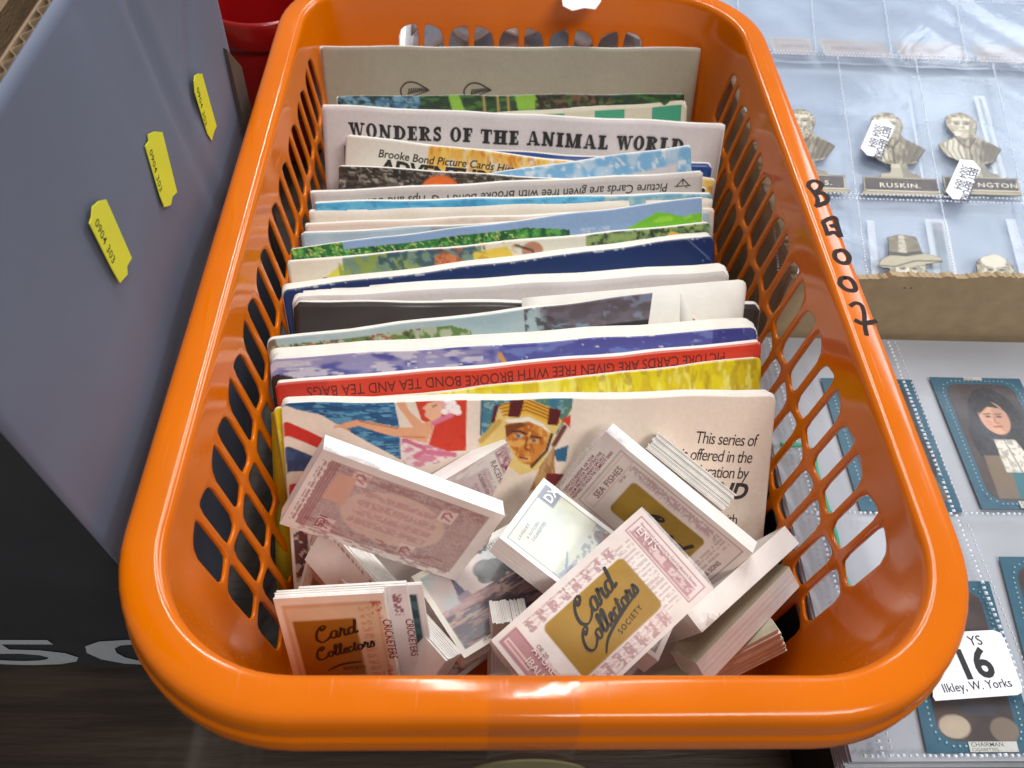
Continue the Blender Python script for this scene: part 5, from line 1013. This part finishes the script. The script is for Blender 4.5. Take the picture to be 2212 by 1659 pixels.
    if hair == 'bald': c.ell(*Q([(hx, hy+.75)])[0], .62, .5, LT)
    if hat:
        c.blend(c.inside(Q(parts[0])), (176, 168, 142)); c.blend(c.inside(Q(parts[1])), (134, 124, 98)); c.poly(Q([(hx-.35, hy+1.1), (hx+.05, hy+1.1), (hx+.05, hy+2.45), (hx-.25, hy+2.45)]), LT, .7); c.line(Q([(hx-.85, hy+1.1), (hx, hy+1.02), (hx+.85, hy+1.25)]), .24, BK); c.noise((.04, .3), .55, .1, BK, .5, c.inside(Q(parts[1]))); c.line(Q([(hx-1.4, hy+.25), (hx-.6, hy+.2), (hx+.4, hy+.62), (hx+1.7, hy+.65)]), .08, BK)
    e = mask.copy()
    for dy_, dx_ in ((1, 0), (-1, 0), (0, 1), (0, -1)): e = np.minimum(e, np.roll(mask, (dy_, dx_), (0, 1)))
    c.blend((mask > .5) & (e < .5), BK, .75)
    SH = .21
    P = np.array([[(ox-.3+x+SH*(Hc-y-max(0, 0)), oy+Hc-y, z+.05) for x in np.linspace(0, Wc, c.W)] for y in np.linspace(0, Hc, c.H)]); v, f = gridvf(P); mf = (mask > .5).reshape(-1); f = f[mf[f].all(axis=1)]
    used = np.unique(f); mp_ = np.zeros(len(v), int); mp_[used] = np.arange(len(used)); mk('bust_board', v[used], mp_[f], MATTE, t, cols=c.a.reshape(-1, 3)[used], solid=.05)
    if word:
        pr = Print(lambda x, y, e: (ox+x+SH*y, oy+y, z+.055+e), .004); pr.text(word, wordx, .62, .5, (222, 214, 196), bold=.008, spacing=1.15, sx=1.05); pr.done(t, 'plate_lettering')
s3 = at(*ZD(585, 760), 9.05); s4 = at(*ZD(1200, 755), 9.05); s1 = at(*ZD(425, 750), 9.05)
wpl = (at(*ZD(1075, 755), 9.05)-s3)[0]; s4b = (at(*ZD(1720, 752), 9.05))[0]
bust('bust card with a white beard and plate ending in S, beside the orange rim', s1[0]-4.3+.5, s1[1], 9.02, 'beard', 'S.', wordx=3.0)
bust('bust card on a plinth lettered RUSKIN, partly under a white label', s3[0], s3[1], 9.02, 'curly', 'RUSKIN.', wordx=.95)
bust('bust card of a man with short curls in an open coat, plate ending NGTON', s4[0], s4[1], 9.02, 'curly', 'NGTON.', wordx=1.9)
h1 = at(*ZD(920, 1330), 9.05); bust('engraved bearded head in a tall top hat just above the torn carton edge', h1[0]-1.75-.9, h1[1]-4.3, 9.02, 'bald', None, hat=True)
h2 = at(*ZD(1575, 1330), 9.05); bust('balding engraved head with dark side hair above the torn carton edge', h2[0]-1.75-1.25, h2[1]-6.1, 9.02, 'bald', None, low=True)
def flat_label(nm, label, cat, pts, z, col, texts, group=None, zf=None, rough=.45):
    q = [at(*p, z) for p in pts]; v = [tuple(p) for p in q]+[(p[0], p[1], p[2]+.035) for p in q]; k = len(q); c_ = np.mean(q, axis=0)
    t = thing(nm, label, cat, c_, group)
    ar = sum(q[i][0]*q[(i+1) % k][1]-q[(i+1) % k][0]*q[i][1] for i in range(k)); o1 = tuple(range(k, 2*k)); o0 = tuple(range(k))
    mk('label_paper', v, [o1 if ar > 0 else o1[::-1], o0[::-1] if ar > 0 else o0]+[(i, (i+1) % k, k+(i+1) % k, k+i) for i in range(k)], mat('label_%s' % nm, col, rough=rough, noise=.03), t)
    for (s_, pa, pb, size, kw) in texts:
        a_, b_ = at(*pa, z+.04), at(*pb, z+.04); d = b_-a_; rot = math.atan2(d[1], d[0]); pr = Print(lambda x, y, e: (x, y, z+.04+e), .004); pr.text(s_, a_[0], a_[1], size, (44, 42, 60), rot=rot, **kw); pr.done(t, 'label_lettering')
    return t
flat_label('best_before_label', 'white best before label stuck over the face of the RUSKIN bust', 'label', [ZD(*p) for p in ((665, 200), (770, 195), (835, 250), (725, 480), (625, 465), (575, 410))], 9.36, (236, 236, 240),
           [('BEST BEFORE', ZD(758, 240), ZD(686, 455), .56, dict(bold=.02, sx=.95)), ('3004 884', ZD(690, 222), ZD(618, 425), .64, dict(sx=.95))], 'white best before labels')
flat_label('best_before_label', 'white best before label stuck over the plate of the NGTON bust', 'label', [ZD(*p) for p in ((1325, 498), (1425, 505), (1482, 570), (1375, 800), (1270, 795), (1218, 735))], 9.36, (236, 236, 240),
           [('BEST BEFORE', ZD(1412, 552), ZD(1338, 769), .56, dict(bold=.02, sx=.95)), ('3004 884', ZD(1344, 528), ZD(1270, 730), .64, dict(sx=.95))], 'white best before labels')
# -- front right stack of sleeves on a black binder
XE = at(1760, 1309, 6.0)[0]; YS0 = at(1900, 1640, 6.0)[1]
bind = mat('black_binder', (18, 18, 20), rough=.4, noise=.1)
v, f = boxvf((XE+.15, YS0-.2, 0.02), (44, 19.7, 4.3)); mk('black_binder', v, f, bind, label='black binder under the front stack of plastic sleeves', cat='binder')
fst = thing('sleeve_stack', 'stack of clear plastic sleeves on the black binder, right of the basket front', 'sleeves', (28, 12, 4.3))
for k in range(10):
    v, f = boxvf((XE+.06*math.sin(k*2.1), YS0+.05*math.sin(k*1.3), 4.32+k*.155), (44, 19.6, 4.32+k*.155+.12)); mk('sleeve', v, f, mat('pale_sleeves', (178, 181, 188), rough=.25, noise=.13, nscale=16, bump=.6, bscale=26, coat=.4), fst)
page3 = thing('sleeve_page', 'clear pocket page with blue bordered portrait cards, right of the basket front', 'sleeves', (28, 12, 5.9))
sheet(6.18, XE+.1, 44, YS0, 19.5, CLR2, 'front_film', page3, .07, 50, 5)
a = Acc()
sx_ = [at(*ZH(1460, 600), 6.25)[0]]
for x in (XE+.9, sx_[0], sx_[0]+9.3, sx_[0]+18.6): seam(a, (x, YS0, 6.27), (x, 19.4, 6.27), .22, .14); seam(a, (x+.35, YS0, 6.27), (x+.35, 19.4, 6.27), .22, .06)
for pyy in (ZH(1900, 1235), Z6(900, 1610)): y = at(*pyy, 6.25)[1]; seam(a, (XE+.2, y, 6.27), (44, y, 6.27), .22, .12)
mk('welded_seam', a.v, a.f, SEAM, page3)
def bluecard(label, px0, px1, sd, face=True):
    """px0 = photo point of the top-left corner, px1 = bottom-left corner (left edge)"""
    p = at(*px0, 5.98); q = at(*px1, 5.98); x0, y1, y0 = q[0], p[1], q[1]; h = y1-y0; w = h*.62; sh = (p[0]-q[0])/h
    t = thing('portrait_card', label, 'card', (x0+w/2, y0+h/2, 5.98), 'blue bordered portrait cards in the sleeve'); c = Canvas(w, h, .05, seed=sd)
    c.blend(np.ones(c.X.shape), (40, 88, 108)); r = .6; bx = .52
    dx = np.maximum(np.maximum(bx+r-c.X, c.X-(w-bx-r)), 0); dy = np.maximum(np.maximum(.4+r-c.Y, c.Y-(h-.4-r)), 0); ins = np.hypot(dx, dy) < r; c.blend(ins, (60, 46, 42)); c.noise(1, .5, .3, (80, 60, 50), .7, ins)
    if face:
        cx, cy = w*.52, h*.33
        hm = ((c.X-cx-.1)/1.3)**2+((c.Y-cy-.55)/2.25)**2 < 1; hm = np.maximum(hm, (((c.X-cx-1.0)/.75)**2+((c.Y-cy-1.9)/1.3)**2 < 1)); hm = np.maximum(hm, (((c.X-cx+.95)/.5)**2+((c.Y-cy-1.2)/1.2)**2 < 1)); c.blend(hm, (22, 15, 15)); c.noise((.14, .1), .56, .08, (56, 40, 34), .9, hm)
        c.poly([(cx-1.2, h*.62), (cx+1.2, h*.62), (cx+1.7, h-.5), (cx-1.3, h-.5)], (120, 100, 76)); c.poly([(cx-.2, h*.66), (cx+1.0, h*.68), (cx+.8, h-.5), (cx-.4, h-.5)], (40, 108, 118))
        c.poly([(cx-.45, h*.5), (cx+.5, h*.5), (cx+1.0, h*.74), (cx-.5, h*.74)], (222, 216, 202)); c.noise(.14, .56, .08, (150, 142, 128), .8, c.inside([(cx-.45, h*.5), (cx+.5, h*.5), (cx+1.0, h*.74), (cx-.5, h*.74)])); c.line([(cx, h*.5), (cx+.2, h*.74)], .06, (120, 112, 100))
        c.ell(cx, cy, .66, .9, (214, 166, 134)); c.blend((((c.X-cx-.35)/.4)**2+((c.Y-cy)/.8)**2 < 1) & (((c.X-cx)/.62)**2+((c.Y-cy)/.85)**2 < 1), (184, 130, 104), .5); c.poly([(cx-.6, cy-.9), (cx+.1, cy-.95), (cx+.75, cy-.2), (cx+.62, cy-.5), (cx-.1, cy-.62), (cx-.62, cy-.2)], (34, 26, 26))
        for s_ in (-.26, .24): c.line([(cx+s_-.15, cy-.2), (cx+s_+.15, cy-.23)], .06, (70, 44, 34)); c.ell(cx+s_, cy-.07, .13, .055, (60, 44, 40))
        c.line([(cx+.02, cy-.05), (cx-.06, cy+.25), (cx+.1, cy+.28)], .05, (150, 96, 74)); c.line([(cx-.18, cy+.48), (cx+.2, cy+.46)], .08, (170, 62, 60)); c.ell(cx-.3, cy+.25, .16, .16, (214, 140, 118), .6)
    else:
        c.ell(w*.3, h*.86, .55, .4, (176, 160, 140)); c.ell(w*.75, h*.88, .5, .42, (120, 104, 90)); c.noise(.6, .5, .2, (60, 62, 72), .7, ins & (c.Y < h*.8))
    c.noise(.9, .62, .3, (90, 110, 130), .12)
    P = np.array([[(x0+x+sh*(h-y), y1-y, 6.0) for x in np.linspace(0, w, c.W)] for y in np.linspace(0, h, c.H)]); v, f = gridvf(P); mk('card_face', v, f, CARDFACE, t, cols=c.a.reshape(-1, 3), solid=.05)
    pr = Print(lambda x, y, e: (x0+x+sh*y, y0+y, 6.005+e), .004)
    def dots(pts):
        for (xa_, ya_), (xb_, yb_) in zip(pts[:-1], pts[1:]):
            L = math.hypot(xb_-xa_, yb_-ya_); n = max(1, int(L/.2))
            for i in range(n): u_, v_ = xa_+(xb_-xa_)*i/n, ya_+(yb_-ya_)*i/n; pr.poly([(u_+.042*math.cos(a_), v_+.042*math.sin(a_)) for a_ in np.linspace(0, 2*math.pi, 7)[:-1]], (128, 168, 176))
    e = .34; dots([(e, .9), (e, h-.9), (e+.16, h-.45), (e+.6, h-.22), (w-e-.6, h-.22), (w-e-.16, h-.45), (w-e, h-.9), (w-e, .9), (w-e-.16, .45), (w-e-.6, .22), (e+.6, .22), (e+.16, .45), (e, .9)])
    pr.poly([(w*.38, .02), (w*.82, .02), (w*.82, .36), (w*.38, .36)], (190, 190, 184)); pr.text('CHAIRMAN', w*.4, .2, .2, (70, 74, 80), sx=1.1, bold=.005); pr.text('CIGARETTES', w*.4, .05, .15, (70, 74, 80), sx=1.1); pr.poly([(w*.36, h-.2), (w*.56, h-.2), (w*.56, h-.02), (w*.36, h-.02)], (190, 190, 184)); pr.text('No 52', w*.37, h-.17, .15, (80, 80, 80)); pr.done(t, 'card_lettering')
bluecard('blue bordered portrait card of a man in a long dark wig and lace collar', ZH(1520, 235), ZH(1905, 1200), 1)
bluecard('blue bordered card under the basket rim, left of the wigged portrait', (at(0, 0, 0)[0], 0) if False else (ZH(1520, 235)[0]-235, ZH(1520, 235)[1]+2), (ZH(1905, 1200)[0]-262, ZH(1905, 1200)[1]+4), 2)
bluecard('blue bordered card at the right edge of the photo, below the wigged portrait', (2158, 1203), (2270, 1640), 3)
bluecard('blue bordered dark card lettered CHAIRMAN CIGARETTES, under the lot number sticker', (1925, 1255), (2003, 1628), 4, face=False)
flat_label('lot_sticker', 'white lot sticker numbered 16 with Ilkley, W. Yorks, by the basket corner', 'sticker', [Z6(*p) for p in ((880, 1110), (1105, 1098), (1135, 1110), (1150, 1135), (1222, 1330), (1222, 1352), (1205, 1362), (870, 1386), (860, 1370), (850, 1110))], 6.4, (232, 232, 238), [])
pr = Print(lambda x, y, e: (x, y, 6.44+e), .004)
for s_, pa, pb, size, kw in (('16', Z6(975, 1296), Z6(1120, 1283), 1.45, dict(bold=.03, sx=.95)), ('Ilkley, W. Yorks', Z6(905, 1352), Z6(1150, 1330), .43, dict(sx=.92)), ('YS', Z6(1012, 1160), Z6(1050, 1157), .5, dict())):
    a_, b_ = at(*pa, 6.44), at(*pb, 6.44); d = b_-a_; pr.text(s_, a_[0], a_[1], size, (24, 24, 26), rot=math.atan2(d[1], d[0]), **kw)
st_ = [o for o in bpy.data.objects if o.name.startswith('lot_sticker')][0]; pr.done(st_, 'lot_lettering')
# green elastic cord on the stack
pts = smooth_line([tuple(at(*p, 6.3)) for p in ((1686, 958), (1700, 962), (1735, 962), (1757, 978), (1762, 1010), (1782, 1080), (1806, 1160), (1816, 1220), (1834, 1268))], 6)
V_ = []; F_ = []
for i, p in enumerate(pts):
    d = pts[min(i+1, len(pts)-1)]-pts[max(i-1, 0)]; d /= np.linalg.norm(d); s_ = np.cross(d, [0, 0, 1]); s_ /= np.linalg.norm(s_)+1e-9
    for k in range(6): a_ = k*math.pi/3; V_.append(p+s_*.11*math.cos(a_)+np.array([0, 0, .08*math.sin(a_)]))
    if i: F_ += [((i-1)*6+k, i*6+k, i*6+(k+1) % 6, (i-1)*6+(k+1) % 6) for k in range(6)]
mk('elastic_cord', V_, F_, mat('green_cord', (54, 176, 134), rough=.4), smooth=True, label='thin green elastic cord lying over the front stack of sleeves', cat='cord')
# crumpled clear sleeves behind the basket
bs = thing('sleeve_heap', 'heap of shiny crumpled clear sleeves behind the back wall of the basket', 'sleeves', (1, 44, 0))
for k in range(5):
    P = np.array([[(x, 41.5+y*9+.3*math.sin(x*1.3+k), 5.5+k*1.5+.5*math.sin(x*1.7+k*2)+.4*math.sin(y*5+x)) for x in np.linspace(-8.5+k, 10-k*.4, 40)] for y in np.linspace(1, 0, 14)]); v, f = gridvf(P); mk('sleeve', v, f, mat('shiny_sleeves', (238, 240, 246), rough=.2, noise=.1, nscale=30, bump=.6, bscale=40, coat=.5), bs, smooth=True, solid=.1)
